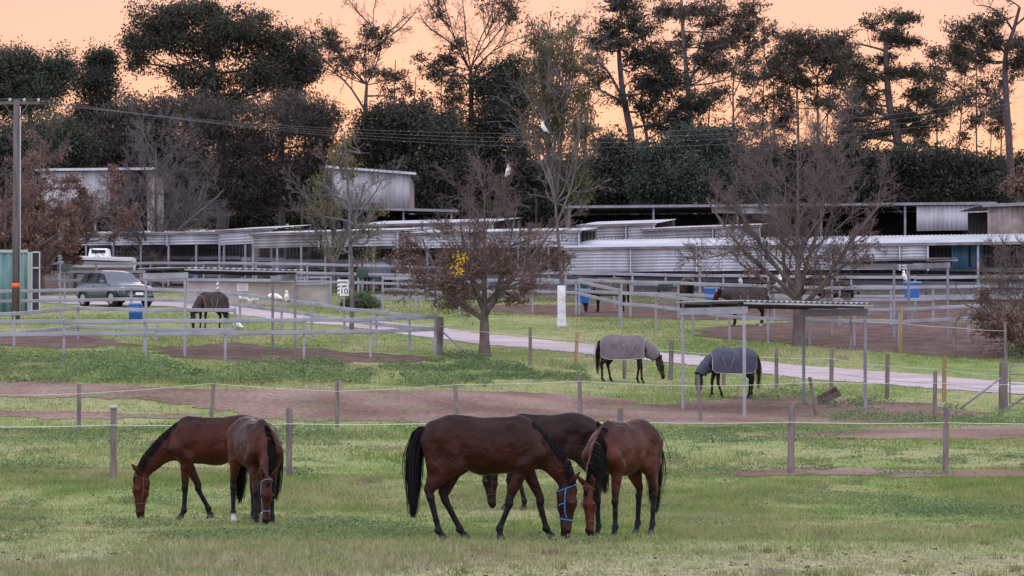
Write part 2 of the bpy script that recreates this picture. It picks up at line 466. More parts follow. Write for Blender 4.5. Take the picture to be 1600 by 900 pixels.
X, Y = scatter(170000, 120, 175)
lush = np.clip((fbm(X * .22 + 7, Y * .15, 4) - .36) * 4, 0, 1)
keep = (rng.random(len(X)) < .15 + .85 * lush) & ~bare(X, Y)
X, Y, lush = X[keep], Y[keep], lush[keep]
blades('grass', X, Y, rng.uniform(.03, .06, len(X)) + .06 * lush * rng.random(len(X)), rng.uniform(.02, .05, len(X)), M_GRASS, 'mown grass on the slope beyond the pale road')
M_WEED = leafmat('broad_weeds', (.085, .145, .070), (.230, .295, .125), .35)
def weeds(polys, n, hmax, label, size, thr=.42, rag=4.5, fx=.8, fy=.45):
    Xs, Ys, T, H = [], [], [], []
    for pl in polys:
        P = world_poly(pl); x0, y0 = P.min(0); x1, y1 = P.max(0)
        area = (x1 - x0) * (y1 - y0); k = int(n * area)
        X = rng.uniform(x0, x1, k); Y = rng.uniform(y0, y1, k)
        s = inside(P, X, Y); c = fbm(X * fx, Y * fy, 3)
        ok = (s + (c - .5) * rag > 0) & (rng.random(k) < np.clip((c - thr) * 6, .03 if thr < .5 else .004, 1))
        Xs.append(X[ok]); Ys.append(Y[ok]); T.append(c[ok])
    X = np.concatenate(Xs); Y = np.concatenate(Ys); c = np.concatenate(T); n = len(X)
    hh = hmax * np.clip((c - .3) * 2.6, .25, 1) * rng.random(n)
    hh = hh * (.35 + 1.5 * fbm(X * .45 + 31, Y * .3 + 7, 2) ** 1.5 * 1.6)
    ctr = np.stack([X, Y, ground(X, Y) + hh], 1)
    V, F = leaf_quads(ctr, size * rng.uniform(.6, 1.3, n), .55, up=.35)
    me = mesh_np('weeds', V, F); set_tint(me, np.repeat(np.clip(rng.normal(.25, .25, n) + .75 * (fbm(X * .6 + 50, Y * .4, 3) - .3) * 1.6, 0, 1), 4))
    tag(put('weeds', me, M_WEED), label, 'weeds', kind='stuff')

def leaf_quads(C, L, aspect, up=0.0, droop=0.0):
    n = len(C)
    u = rng.normal(size=(n, 3)); u[:, 2] = u[:, 2] * (1 - up) - droop * 1.5
    u /= np.linalg.norm(u, axis=1, keepdims=True)
    r = rng.normal(size=(n, 3)); v = np.cross(u, r); v /= np.linalg.norm(v, axis=1, keepdims=True) + 1e-9
    L = np.broadcast_to(np.asarray(L, float), (n,))
    a = u * (L / 2)[:, None]; b = v * (L * aspect / 2)[:, None]
    V = np.stack([C - a, C + b * 1.0 - a * .1, C + a, C - b - a * .1], 1).reshape(-1, 3)
    return V, np.arange(4 * n).reshape(-1, 4)

weeds([[(-60, 563), (300, 570), (500, 568), (640, 560), (720, 556), (790, 574), (860, 590), (800, 604), (600, 604), (300, 601), (-60, 598)],
       [(870, 572), (915, 574), (910, 596), (860, 596)]], 260, .30, 'dark green weeds growing thick below the steel rail yard', .10)
weeds([[(-30, 824), (150, 820), (300, 819), (450, 828), (640, 833), (660, 842), (400, 847), (150, 845), (-30, 845)]], 520, .10, 'dark clover band in front of the two left horses', .045)
weeds([[(1180, 772), (1400, 780), (1640, 785), (1640, 812), (1380, 806), (1190, 800)], [(1390, 700), (1640, 712), (1640, 724), (1400, 715)]], 230, .08, 'dark clover patches in the right of the near paddock', .045)
weeds([[(-30, 678), (240, 672), (480, 676), (640, 672), (640, 690), (300, 694), (-30, 696)], [(1040, 672), (1330, 668), (1340, 684), (1040, 694)]], 130, .16, 'taller green growth along the first fence line', .07)
weeds([[(1170, 612), (1500, 628), (1500, 642), (1330, 636), (1170, 626)], [(1570, 538), (1640, 540), (1640, 568), (1575, 566)], [(1290, 648), (1480, 655), (1640, 655), (1640, 664), (1300, 660)]], 160, .25, 'rough green weeds around the right shelter and gate', .08)
weeds([[(-40, 752), (1640, 752), (1640, 852), (-40, 852)]], 420, .06, 'scattered clover tufts through the near paddock', .04, .60, 1.0, 1.3, .8)
weeds([[(-40, 690), (1640, 690), (1640, 748), (-40, 748)]], 260, .08, 'scattered clover tufts beyond the nearest fence', .06, .60, 1.0, 1.0, .6)
# longer uneaten tussocks
nt_ = 750; TX, TY = scatter(nt_, 34, 70); kk = ~bare(TX, TY) & (fbm(TX * .3 + 40, TY * .2, 3) > .42); TX, TY = TX[kk], TY[kk]; hb = rng.uniform(.06, .15, len(TX)); rb = rng.uniform(.03, .12, len(TX)); per = 26
X = np.repeat(TX, per) + rng.normal(0, 1, len(TX) * per) * np.repeat(rb, per); Y = np.repeat(TY, per) + rng.normal(0, 1, len(TX) * per) * np.repeat(rb, per)
blades('grass', X, Y, np.repeat(hb, per) * rng.uniform(.4, 1.1, len(X)), rng.uniform(.008, .016, len(X)), mat('tussock_grass', (.115, .165, .050), .9, (.30, .27, .13), 1.5, spec=.1, trans=.2), 'longer uneaten grass tussocks dotted over the near paddock', .9)
# droppings and clods scattered over the paddock
mb = MB()
for _ in range(170):
    y = rng.uniform(34, 62); x = rng.uniform(-.16, .16) * y; s = rng.uniform(.010, .026)
    if rng.random() < .5: x, y = x * .9, rng.uniform(34, 40)
    z = float(ground(x, y)) + s * .3
    mb.box((x, y, z), (s * 2.2, s * 1.8, s), Matrix.Rotation(rng.uniform(0, 3), 3, 'Z'), .6)
for cx, cy in ((1585, 715), (1322, 687)):
    c = at(cx, cy)
    for _ in range(16):
        q = c + np.array([rng.normal(0, .07), rng.normal(0, .07), 0]); mb.box((q[0], q[1], float(ground(q[0], q[1])) + .025), (.07, .06, .05), Matrix.Rotation(rng.uniform(0, 3), 3, 'Z'), .6)
tag(mb.build('clods', mat('dung', (.075, .058, .046), .95, spec=.1)), 'dark clods and droppings scattered over the near grass', 'clods', kind='stuff')
# ------------------------------------------- smooth bodies from blended limbs
class Field:
    def __init__(s): s.p = []
    def seg(s, a, b, ra, rb, ls=1.0, k=.05):
        s.p.append((np.array(a, float), np.array(b, float), ra, rb, ls, k)); return s
    def ball(s, a, r, ls=1.0, k=.04): return s.seg(a, np.array(a) + np.array([0, 0, 1e-4]), r, r, ls, k)
    @staticmethod
    def dist(P, pr):
        a, b, ra, rb, ls, k = pr
        ab = b - a; L2 = float(ab @ ab) + 1e-12
        x = P[..., 0] - a[0]; y = P[..., 1] - a[1]; z = P[..., 2] - a[2]
        t = np.clip((x * ab[0] + y * ab[1] + z * ab[2]) / L2, 0, 1)
        x = x - t * ab[0]; y = (y - t * ab[1]) / ls; z = z - t * ab[2]
        return np.sqrt(x * x + y * y + z * z) - (ra + (rb - ra) * t)
    @staticmethod
    def smin(a, b, k):
        h = np.clip(.5 + .5 * (b - a) / k, 0, 1)
        return b + (a - b) * h - k * h * (1 - h)
    def eval(s, P, sel=None):
        d = np.full(P.shape[:-1], 1.0)
        for pr in (s.p if sel is None else sel): d = s.smin(d, s.dist(P, pr), pr[5])
        return d
    def mesh(s, res):
        lo = np.min([np.minimum(p[0] - p[2], p[1] - p[3]) for p in s.p], 0) - .06
        hi = np.max([np.maximum(p[0] + p[2], p[1] + p[3]) for p in s.p], 0) + .06
        n = np.ceil((hi - lo) / res).astype(int) + 1
        ax = [lo[i] + np.arange(n[i]) * res for i in range(3)]
        D = np.full(n, .5, np.float32)
        for pr in s.p:
            a, b, ra, rb, ls, k = pr; m = max(ra, rb) + k + 3 * res
            l = np.minimum(a, b) - m; h = np.maximum(a, b) + m
            sl = tuple(slice(max(0, int((l[i] - lo[i]) / res)), min(n[i], int((h[i] - lo[i]) / res) + 2)) for i in range(3))
            G = np.stack(np.meshgrid(ax[0][sl[0]], ax[1][sl[1]], ax[2][sl[2]], indexing='ij'), -1)
            D[sl] = s.smin(D[sl], s.dist(G, pr).astype(np.float32), k)
        return surface_nets(D, lo, res)

def surface_nets(D, lo, res):
    S = D < 0
    n = np.array(D.shape)
    acc = np.zeros((*(n - 1), 3), np.float32); cnt = np.zeros(n - 1, np.float32)
    corner = [(i, j, k) for i in (0, 1) for j in (0, 1) for k in (0, 1)]
    def sub(A, c): return A[c[0]:n[0] - 1 + c[0], c[1]:n[1] - 1 + c[1], c[2]:n[2] - 1 + c[2]]
    for axis in range(3):
        for c in corner:
            if c[axis]: continue
            e = list(c); e[axis] = 1
            A, B = sub(D, c), sub(D, e)
            x = (A < 0) != (B < 0)
            t = np.where(x, A / (A - B + 1e-12), 0)
            for q in range(3):
                acc[..., q] += np.where(x, c[q] + (t if q == axis else 0), 0)
            cnt += x
    act = cnt > 0
    idx = -np.ones(n - 1, np.int64); idx[act] = np.arange(act.sum())
    cell = np.argwhere(act)
    V = lo + (cell + acc[act] / cnt[act][:, None]) * res
    F = []
    for axis in range(3):
        o1, o2 = [(1, 2), (2, 0), (0, 1)][axis]
        a = [slice(0, n[q] - 1) if q == axis else slice(1, n[q] - 1) for q in range(3)]
        b = list(a); b[axis] = slice(1, n[axis])
        s0, s1 = S[tuple(a)], S[tuple(b)]
        e = np.argwhere(s0 != s1)
        if not len(e): continue
        flip = s0[tuple(e.T)]
        off = np.ones(3, int); off[axis] = 0
        p = e + off
        d1 = np.zeros(3, int); d1[o1] = 1; d2 = np.zeros(3, int); d2[o2] = 1
        g = lambda q: idx[tuple(q.T)]
        Q = np.stack([g(p - d1 - d2), g(p - d2), g(p), g(p - d1)], 1)
        Q[~flip] = Q[~flip][:, ::-1]
        F.append(Q)
    return V, np.concatenate(F)

def relax(V, F, it=3, lam=.5):
    e = np.concatenate([F[:, [0, 1]], F[:, [1, 2]], F[:, [2, 3]], F[:, [3, 0]]])
    n = len(V); deg = np.bincount(e.ravel(), minlength=n)[:, None]
    for i in range(it):
        for l in (lam, -lam * .95):
            S = np.zeros_like(V)
            for q in range(3):
                S[:, q] = np.bincount(e[:, 0], V[e[:, 1], q], n) + np.bincount(e[:, 1], V[e[:, 0], q], n)
            V = V + l * (S / deg - V)
    return V
# ------------------------------------------------------------------- horses
def coat_material(name, c, dark, rough=.42):
    m = bpy.data.materials.new(name); m.use_nodes = True
    t = m.node_tree; p = t.nodes['Principled BSDF']
    p.inputs['Roughness'].default_value = rough; p.inputs['Specular IOR Level'].default_value = .12
    p.inputs['Sheen Weight'].default_value = 0.0; p.inputs['Sheen Roughness'].default_value = .4
    a = t.nodes.new('ShaderNodeAttribute'); a.attribute_name = 'points'
    w = t.nodes.new('ShaderNodeAttribute'); w.attribute_name = 'white'
    tcn = t.nodes.new('ShaderNodeTexCoord')
    n = t.nodes.new('ShaderNodeTexNoise'); n.inputs['Scale'].default_value = 3.2; n.inputs['Detail'].default_value = 6
    t.links.new(tcn.outputs['Object'], n.inputs['Vector'])
    r = t.nodes.new('ShaderNodeValToRGB'); r.color_ramp.elements[0].position = .3; r.color_ramp.elements[1].position = .7
    r.color_ramp.elements[0].color = (*[x * .55 for x in c], 1); r.color_ramp.elements[1].color = (*[x * 1.38 for x in c], 1)
    t.links.new(n.outputs['Fac'], r.inputs[0])
    def mx(f, A, B):
        x = t.nodes.new('ShaderNodeMix'); x.data_type = 'RGBA'; t.links.new(f, x.inputs['Factor'])
        t.links.new(A, x.inputs['A'])
        if isinstance(B, tuple): x.inputs['B'].default_value = (*B, 1)
        return x.outputs['Result']
    o = mx(a.outputs['Fac'], r.outputs[0], dark); o = mx(w.outputs['Fac'], o, (.46, .41, .39))
    t.links.new(o, p.inputs['Base Color'])
    # short hair: fine streaks
    mp = t.nodes.new('ShaderNodeMapping'); mp.inputs['Scale'].default_value = (40, 40, 9); t.links.new(tcn.outputs['Object'], mp.inputs[0])
    nb = t.nodes.new('ShaderNodeTexNoise'); nb.inputs['Scale'].default_value = 4; nb.inputs['Detail'].default_value = 3; t.links.new(mp.outputs[0], nb.inputs['Vector'])
    ms = t.nodes.new('ShaderNodeTexNoise'); ms.inputs['Scale'].default_value = 7.0; ms.inputs['Detail'].default_value = 2; t.links.new(tcn.outputs['Object'], ms.inputs['Vector'])
    b0 = t.nodes.new('ShaderNodeBump'); b0.inputs['Strength'].default_value = .75; b0.inputs['Distance'].default_value = .06; t.links.new(ms.outputs['Fac'], b0.inputs['Height'])
    b = t.nodes.new('ShaderNodeBump'); b.inputs['Strength'].default_value = .35; b.inputs['Distance'].default_value = .008
    t.links.new(b0.outputs[0], b.inputs['Normal']); t.links.new(nb.outputs['Fac'], b.inputs['Height']); t.links.new(b.outputs[0], p.inputs['Normal'])
    return m
BLACK = (.009, .008, .009)
COAT = {'bay': coat_material('bay_coat', (.047, .0122, .0080), BLACK), 'dark_bay': coat_material('dark_bay_coat', (.030, .0085, .0062), BLACK),
        'brown': coat_material('brown_coat', (.020, .0080, .0072), BLACK), 'bright_bay': coat_material('bright_bay_coat', (.066, .0190, .0120), BLACK),
        'black': coat_material('black_coat', (.020, .015, .015), BLACK), 'dun': coat_material('winter_brown_coat', (.060, .037, .028), BLACK)}
M_HAIR = mat('black_horsehair', (.008, .0075, .009), .75, (.014, .012, .014), 8, spec=.12)
M_HAIRB = mat('brown_horsehair', (.060, .030, .018), .7, (.030, .017, .012), 8, spec=.35)
M_EYE = mat('horse_eye', (.006, .004, .004), .08, spec=.6)

FRONT = [((.44, .47), (.45, .15), (.49, .0)), ((.44, .47), (.45, .15), (.49, .0))]
HIND = [((-.70, .54), (-.66, .15), (-.61, .0)), ((-.70, .54), (-.66, .15), (-.61, .0))]
def horse_field(front=FRONT, hind=HIND, neck=None, poll=(1.02, 0, .66), muzzle=(1.0, 0, .07), earsplay=.35):
    f = Field()
    f.seg((.36, 0, 1.13), (-.05, 0, 1.125), .315, .325, .82, .06)            # rib cage
    f.seg((-.05, 0, 1.125), (-.45, 0, 1.20), .325, .265, .84, .08)           # belly to loin
    f.seg((-.46, 0, 1.235), (-.64, 0, 1.205), .275, .205, .90, .08)          # haunch
    f.seg((.36, 0, 1.395), (-.02, 0, 1.34), .095, .085, .55, .16)              # withers
    f.seg((-.26, 0, 1.385), (-.66, 0, 1.345), .09, .08, .9, .16)               # croup
    f.seg((.50, 0, 1.12), (.58, 0, 1.02), .21, .150, .95, .08)               # breast
    torso = list(f.p)
    for s, L in ((1, front[0]), (-1, front[1])):
        (kx, kz), (fx, fz), (hx, hz) = L[0][:2], L[1][:2], L[2][:2]
        y = .155 * s; yl = .135 * s
        f.seg((.27, y * .80, 1.34), (.57, y * 1.02, 1.05), .105, .122, .8, .035)    # shoulder blade
        f.seg((.57, y * 1.02, 1.05), (.42, y * 1.12, .93), .112, .108, .85, .035)         # upper arm
        f.seg((.42, y, .93), (kx, yl, kz + .05), .098, .048, .88, .05)           # forearm
        f.ball((kx + .006, yl, kz), .050, .9, .03)
        f.seg((kx, yl, kz - .02), (fx, yl, fz), .038, .031, .95, .025)           # cannon
        f.seg((kx - .018, yl, kz - .06), (fx - .016, yl, fz + .02), .017, .018, 1, .02)
        f.ball((fx - .004, yl, fz), .042, .95, .02)
        f.ball((fx - .022, yl, fz - .012), .024, 1, .03)
        f.seg((fx, yl, fz), (fx * .3 + hx * .7, yl, hz + .055), .034, .036, 1, .02)
        f.seg((hx - .012, yl, hz + .055), (hx + .012, yl, hz + .022), .042, .052, .95, .012)
    for s, L in ((1, hind[0]), (-1, hind[1])):
        (kx, kz), (fx, fz), (hx, hz) = L[0][:2], L[1][:2], L[2][:2]
        y = .155 * s; yl = .13 * s
        st = (-.40 + .35 * (kx + .70), .165 * s, .93)
        f.seg((-.50, y * .88, 1.24), st, .190, .130, .75, .045)                    # thigh
        f.seg((-.70, y * .70, 1.20), (-.66 + .3 * (kx + .7), y * .90, .92), .140, .095, .8, .045)   # buttock
        f.seg((st[0] - .06, y, .93), (kx + .02, yl, kz + .08), .125, .056, .72, .07)  # gaskin
        f.seg((-.66 + .3 * (kx + .7), y * .85, .92), (kx - .035, yl, kz + .07), .075, .028, .8, .06)
        f.seg((kx - .035, yl, kz + .065), (kx + .01, yl, kz - .03), .036, .050, .85, .03)  # hock
        f.seg((kx + .008, yl, kz - .03), (fx, yl, fz), .042, .033, .92, .025)
        f.ball((fx - .004, yl, fz), .043, .95, .02)
        f.ball((fx - .024, yl, fz - .012), .025, 1, .03)
        f.seg((fx, yl, fz), (fx * .3 + hx * .7, yl, hz + .055), .034, .036, 1, .02)
        f.seg((hx - .012, yl, hz + .055), (hx + .012, yl, hz + .022), .042, .052, .95, .012)
    P = np.array(poll, float); Mz = np.array(muzzle, float)
    if neck is None:
        neck = [((.36, 0, 1.24), .235), ((.62, 0, 1.08), .190), ((.84, 0, .88), .142), ((P[0] - .02, P[1], P[2] + .02), .098)]
    nk = []
    for (a, ra), (b, rb) in zip(neck[:-1], neck[1:]):
        f.seg(a, b, ra, rb, .56, .05); nk.append(f.p[-1])
    h = Mz - P; Lh = np.linalg.norm(h); h /= Lh; q = Lh / .60
    lat = np.array([0, 1.0, 0]); lat -= h * (lat @ h); lat /= np.linalg.norm(lat)
    n = np.cross(h, lat)
    if n @ (P - np.array([.4, 0, 1.2])) < 0: n = -n
    n = n
    f.seg(P + n * .0, P + h * .20 * q + n * .025, .092, .082, .82, .04)          # skull
    f.seg(P + h * .20 * q + n * .03, P + h * .50 * q - n * .0, .070, .050, .82, .05)  # nose
    f.seg(P + h * .10 * q - n * .06, P + h * .25 * q - n * .055, .085, .068, .62, .05)  # jowl
    f.seg(P + h * .25 * q - n * .06, P + h * .50 * q - n * .035, .050, .040, .8, .05)   # jaw
    f.seg(P + h * .52 * q - n * .005, P + h * .575 * q - n * .012, .058, .048, .92, .03)  # muzzle
    f.ball(P + h * .565 * q - n * .045, .032, 1, .03)                           # chin
    for s in (1, -1):
        f.ball(P + h * .19 * q + n * .035 + lat * .064 * s, .034, 1, .025)      # brow
        f.ball(P + h * .525 * q + n * .022 + lat * .036 * s, .022, 1, .02)      # nostril rim
        e0 = P - h * .045 + n * .015 + lat * .052 * s
        e1 = e0 + (-h * .065 + n * .065 + lat * earsplay * .10 * s); e2 = e0 + (-h * .125 + n * .115 + lat * earsplay * .16 * s)
        f.seg(e0, e1, .034, .031, 1, .015); f.seg(e1, e2, .030, .010, 1, .012)
    return dict(f=f, torso=torso, neck=neck, P=P, h=h, n=n, lat=lat, q=q, front=front, hind=hind)

def smooth01(a, b, x):
    t = np.clip((x - a) / (b - a), 0, 1); return t * t * (3 - 2 * t)

def ribbons(starts, paths_fn, n, w):
    pass

def hair(curves, w0, w1, name, material, parent):
    """curves (B,n,3) hair locks as narrow ribbons in local coordinates"""
    B, n, _ = curves.shape
    T = np.gradient(curves, axis=1)
    r = rng.normal(size=(B, 1, 3)); S = np.cross(T, r); S /= np.linalg.norm(S, axis=2, keepdims=True) + 1e-9
    w = np.linspace(w0, w1, n)[None, :, None] * .5
    V = np.stack([curves - S * w, curves + S * w], 2).reshape(-1, 3)
    b = np.arange(B)[:, None] * n * 2; i = np.arange(n - 1)[None] * 2
    F = np.stack([b + i, b + i + 1, b + i + 3, b + i + 2], -1).reshape(-1, 4)
    return put(name, mesh_np(name, V, F, True), material, parent)

def surf(fd, sel, o, d, rmax=.6):
    """distance from o along d to the outside of the body"""
    t = np.linspace(.005, rmax, 160)
    P = o[None] + t[:, None] * d[None]
    v = fd['f'].eval(P, sel)
    i = np.nonzero(v < 0)[0]
    return t[i[-1]] if len(i) else .02

def strap(mb, pts, w, th=.006, closed=False):
    pts = np.asarray(pts, float)
    mb.tube(np.concatenate([pts, pts[:1]]) if closed else pts, w / 2, 6)

def make_horse(label, base, yaw, coat='bay', scale=1.0, res=.016, group='horses grazing', mane=0, halter=None, halter_label=None, pose=None, tail_sway=0.0, rug=None, white=(), tailmat=None, name='horse'):
    root = thing(name, label, 'horse', base, group, yaw)
    root.scale = (scale,) * 3
    fd = horse_field(**(pose or {}))
    f = fd['f']; P, h, n, lat, q = fd['P'], fd['h'], fd['n'], fd['lat'], fd['q']
    V, F = f.mesh(res); V = relax(V, F, 3)
    me = mesh_np('body', V, F, True)
    # black points: lower legs, muzzle, ear rims; dark line of the back
    pts = np.zeros(len(V)); wh = np.zeros(len(V))
    k = 0
    for L, top in ((fd['front'][0], .60), (fd['front'][1], .60), (fd['hind'][0], .66), (fd['hind'][1], .66)):
        s = 1 if k % 2 == 0 else -1
        K, Ft, Ho = [np.array([a[0], .133 * s, a[1]]) for a in L]
        for a, b in ((K + (K - Ft) * .3, K), (K, Ft), (Ft, Ho)):
            d = Field.dist(V, (a, b, 0, 0, 1, 0))
            pts = np.maximum(pts, smooth01(.13, .09, d) * smooth01(top + .08, top - .20, V[:, 2]))
        if k in white:
            wh = np.maximum(wh, smooth01(.12, .08, np.linalg.norm(V - (Ho + [0, 0, .03]), axis=1)))
        k += 1
    for L in list(fd['front']) + list(fd['hind']):
        wh = np.maximum(wh, .14 * smooth01(.075, .05, V[:, 2]) * smooth01(.13, .10, np.abs(V[:, 0] - L[2][0])))
    mz = P + h * .60 * q
    pts = np.maximum(pts, .85 * smooth01(.16, .06, np.linalg.norm(V - mz, axis=1)))
    pts = np.maximum(pts, .50 * smooth01(1.22, 1.5, V[:, 2]))
    wh = np.maximum(wh, 0)
    for nm, v in (('points', pts), ('white', wh)):
        a = me.attributes.new(nm, 'FLOAT', 'POINT'); a.data.foreach_set('value', v.astype(np.float32))
    body = put('body', me, COAT[coat], root)
    for s in (1, -1):
        e = MB(); c = P + h * .19 * q + n * .040 + lat * .087 * s
        a = np.linspace(0, PI, 7)
        e.tube(np.stack([c + h * .019 * math.cos(x) for x in a]), np.maximum(.002, .016 * np.sin(a)), 10)
        e.build('eye', M_EYE, root, True, local=True)
    # mane along the crest (mane: -1 / 1 falls right / left, 0 splits)
    nk = fd['neck']; N = 1500 if res < .02 else 240
    cp = np.array([c for c, _ in nk]); cr = np.array([r for _, r in nk])
    t = rng.uniform(0.12, 3.0, N); i = np.minimum(t.astype(int), 2); u = (t - i)[:, None]
    ctr = cp[i] * (1 - u) + cp[i + 1] * u; rad = (cr[i] * (1 - u[:, 0]) + cr[i + 1] * u[:, 0])
    tan = cp[i + 1] - cp[i]; tan /= np.linalg.norm(tan, axis=1, keepdims=True)
    up = np.cross(tan, np.array([0, 1.0, 0])); up *= np.sign(up[:, 2:3] + .001)
    side = np.where(rng.random(N) < .5, 1, -1) if mane == 0 else np.full(N, mane)
    fall = rng.uniform(.10, .16, N) if mane == 0 else rng.uniform(.2, .42, N)
    cv = []; jm = rng.normal(0, .007, (N, 3))
    for kk, a in enumerate(np.linspace(0, 1, 6)):
        ang = a * fall / (rad * .8)                      # wrap over the neck, then hang
        wrap = np.minimum(ang, 1.5); hang = np.maximum(ang - 1.5, 0) * rad * .8
        p = ctr + up * (rad * np.cos(wrap) + .012)[:, None] + np.array([0, 1.0, 0]) * (side * rad * .60 * np.sin(wrap) + side * .012 * a)[:, None]
        p[:, 2] -= hang; p += tan * (a * .05) + jm * (.4 + a)
        cv.append(p)
    hair(np.stack(cv, 1), .014, .004, 'mane', M_HAIR, root)
    # forelock
    c0 = P - h * .05 + n * .06
    cv = np.stack([c0 + lat * rng.uniform(-.03, .03, (40, 1)) + h * (a * rng.uniform(.12, .22, (40, 1))) + n * (.035 * math.sin(a * 2.2)) + rng.normal(0, .006, (40, 3)) for a in np.linspace(0, 1, 4)], 1)
    hair(cv, .016, .004, 'forelock', M_HAIR, root)
    # tail
    N = 520 if res < .02 else 130
    b = rng.uniform(0, 1, (N, 1)); off = rng.normal(0, 1, (N, 3)) * [.028, .035, .0]
    dock = np.array([-.80, 0, 1.375]); ln = rng.uniform(.75, 1.12, (N, 1))
    cv = []; jt = rng.normal(0, .012, (N, 3))
    for a in np.linspace(0, 1, 8):
        p = dock + np.array([-.10 * min(1, a * 3) - .03 * a, tail_sway * a * a, 0]) + off * (.45 + 1.3 * math.sin(PI * min(1, a * .75))) * (1 - .5 * a * a)
        p = p + np.array([0, 0, 1.0]) * (-(a * ln) + .06 * math.sin(min(1, a * 4) * PI) * (a < .25)) + jt * a
        cv.append(p)
    hair(np.stack(cv, 1), .017, .004, 'tail', tailmat or M_HAIR, root)
    if halter:
        hb = MB(); ring = []
        def hring(fr, tilt, cnt=18, full=True):
            o = P + h * fr * q - n * .012; out = []
            for a in np.linspace(0, 2 * PI, cnt, endpoint=False):
                d = n * math.cos(a) + lat * math.sin(a) + h * tilt * math.cos(a); d /= np.linalg.norm(d)
                out.append(o + d * (surf(fd, None, o, d, .16) + .006))
            return out
        tw = .018 if halter is M_HB else .010
        nose = hring(.40, .12); strap(hb, nose, tw, closed=True)
        crown = hring(.02, -.42); strap(hb, crown, tw, closed=True)
        for sgn in (1, -1):
            pts = []
            for fr, bk in ((.40, 0.02), (.30, .02), (.20, .03), (.10, .03), (.02, .0)):
                o = P + h * fr * q - n * .03 * (fr < .35); d = lat * sgn - n * bk * 4; d /= np.linalg.norm(d)
                pts.append(o + d * (surf(fd, None, o, d, .16) + .006))
            strap(hb, pts, tw)
            o = P + h * .22 * q - n * .06; d = lat * sgn * .8 - n * .6; d /= np.linalg.norm(d)
            o2 = P + h * .26 * q - n * .02; d2 = -n
            strap(hb, [pts[2], o + d * (surf(fd, None, o, d, .16) + .006), o2 + d2 * (surf(fd, None, o2, d2, .2) + .006)], tw)
        hb.build('halter', halter, root, True, local=True)
    if rug:
        mrug, mtrim = rug
        sel = [p for p in f.p if max(p[2], p[3]) > .088]
        xs = np.linspace(-.90, .66, 27); rowsV = []; hem = []
        phis = np.linspace(-1.0, 1.0, 25)
        for x in xs:
            o = np.array([np.clip(x, -.72, .55), 0, 1.15]); zhem = .80 - .05 * math.sin((x + .9) / 1.56 * PI) + (.12 * smooth01(-.6, -.9, x)) + .08 * smooth01(.5, .66, x)
            row = []
            for ph in phis:
                a = ph * PI * .56
                d = np.array([(x - o[0]) * 2.2, math.sin(a), math.cos(a)]); d /= np.linalg.norm(d)
                row.append(o + d * (surf(fd, sel, o, d, .75) + .035))
            row = np.array(row)
            for sd in (slice(0, 13), slice(24, 11, -1)):
                r = row[sd]; w_ = np.argmax(np.abs(r[:, 1])); yv = r[w_, 1]; zv = r[w_, 2]
                for j in range(0, w_ + 1):
                    fr = 1 - j / max(1, w_)
                    r[j] = [r[w_, 0], yv * (1 + .05 * fr) + .012 * math.sin(x * 16 + fr * 3), zv + (zhem - zv) * fr]
                row[sd] = r
            rowsV.append(row)
        G = np.array(rowsV) + rng.normal(0, .003, (27, 25, 3))
        m_ = 25; ii = (np.arange(26)[:, None] * m_ + np.arange(24)[None]).ravel()
        o = put('rug', mesh_np('rug', G.reshape(-1, 3), np.stack([ii, ii + 1, ii + m_ + 1, ii + m_], 1), True), mrug, root)
        sm = o.modifiers.new('thick', 'SOLIDIFY'); sm.thickness = .012
        o.modifiers.new('sub', 'SUBSURF').levels = 1
        sb_ = []; tb = MB(); tb.tube(np.concatenate([G[:, 0], G[-1, 1:], G[::-1, -1][1:], G[0, ::-1][1:]]), .011, 5)
        for sx, sgn in ((.30, 0), (-.05, 0), (.30, 24), (-.05, 24)):   # crossing belly straps
            i0 = np.argmin(abs(xs - sx)); a = G[i0, 1 if sgn == 0 else 23] * 1.0; b = np.array([sx - .13 if sx > 0 else sx + .15, a[1] * 1.02, .80])
            a = a + np.array([0, .02 * np.sign(a[1]), .12])
            sb_.append(MB().tube(np.array([a, a * .5 + b * .5 + np.array([0, .03 * np.sign(a[1]), 0]), b]), .014, 5))
        tb.build('trim', mtrim, o, True, local=True); [x.build('strap', M_STRAP, o, True, local=True) for x in sb_]
        # neck cover: a sleeve round the neck
        rows2 = []
        for tt in np.linspace(.45, 2.55, 12):
            i = min(int(tt), 2); u = tt - i; c = cp[i] * (1 - u) + cp[i + 1] * u; rr = cr[i] * (1 - u) + cr[i + 1] * u
            tn = cp[i + 1] - cp[i]; tn /= np.linalg.norm(tn); upv = np.cross(tn, [0, 1.0, 0]); upv *= np.sign(upv[2])
            rr = rr + .035 + .01 * math.sin(tt * 9)
            rows2.append([c + upv * math.cos(a) * rr * (1.12 if math.cos(a) < 0 else 1.0) + np.array([0, 1.0, 0]) * math.sin(a) * rr * .66 for a in np.linspace(0, 2 * PI, 17)])
        G2 = np.array(rows2); m_ = 17; ii = (np.arange(11)[:, None] * m_ + np.arange(16)[None]).ravel()
        o2 = put('neck_cover', mesh_np('neck_cover', G2.reshape(-1, 3), np.stack([ii, ii + 1, ii + m_ + 1, ii + m_], 1), True), mrug, root)
        o2.modifiers.new('thick', 'SOLIDIFY').thickness = .01
        tb = MB(); tb.tube(G2[-1], .011, 5); tb.build('trim', mtrim, o2, True, local=True)
    return root

M_STRAP = mat('tan_strap', (.26, .19, .14), .8)
def legs(*a): return [tuple(x) for x in a]
M_HB = mat('blue_webbing', (.035, .14, .40), .6, spec=.3)
M_HW = mat('pale_webbing', (.20, .25, .36), .6, spec=.3)
M_HT = mat('tan_leather', (.13, .08, .05), .6, spec=.3)
M_HK = mat('dark_leather', (.05, .045, .05), .6, spec=.3)

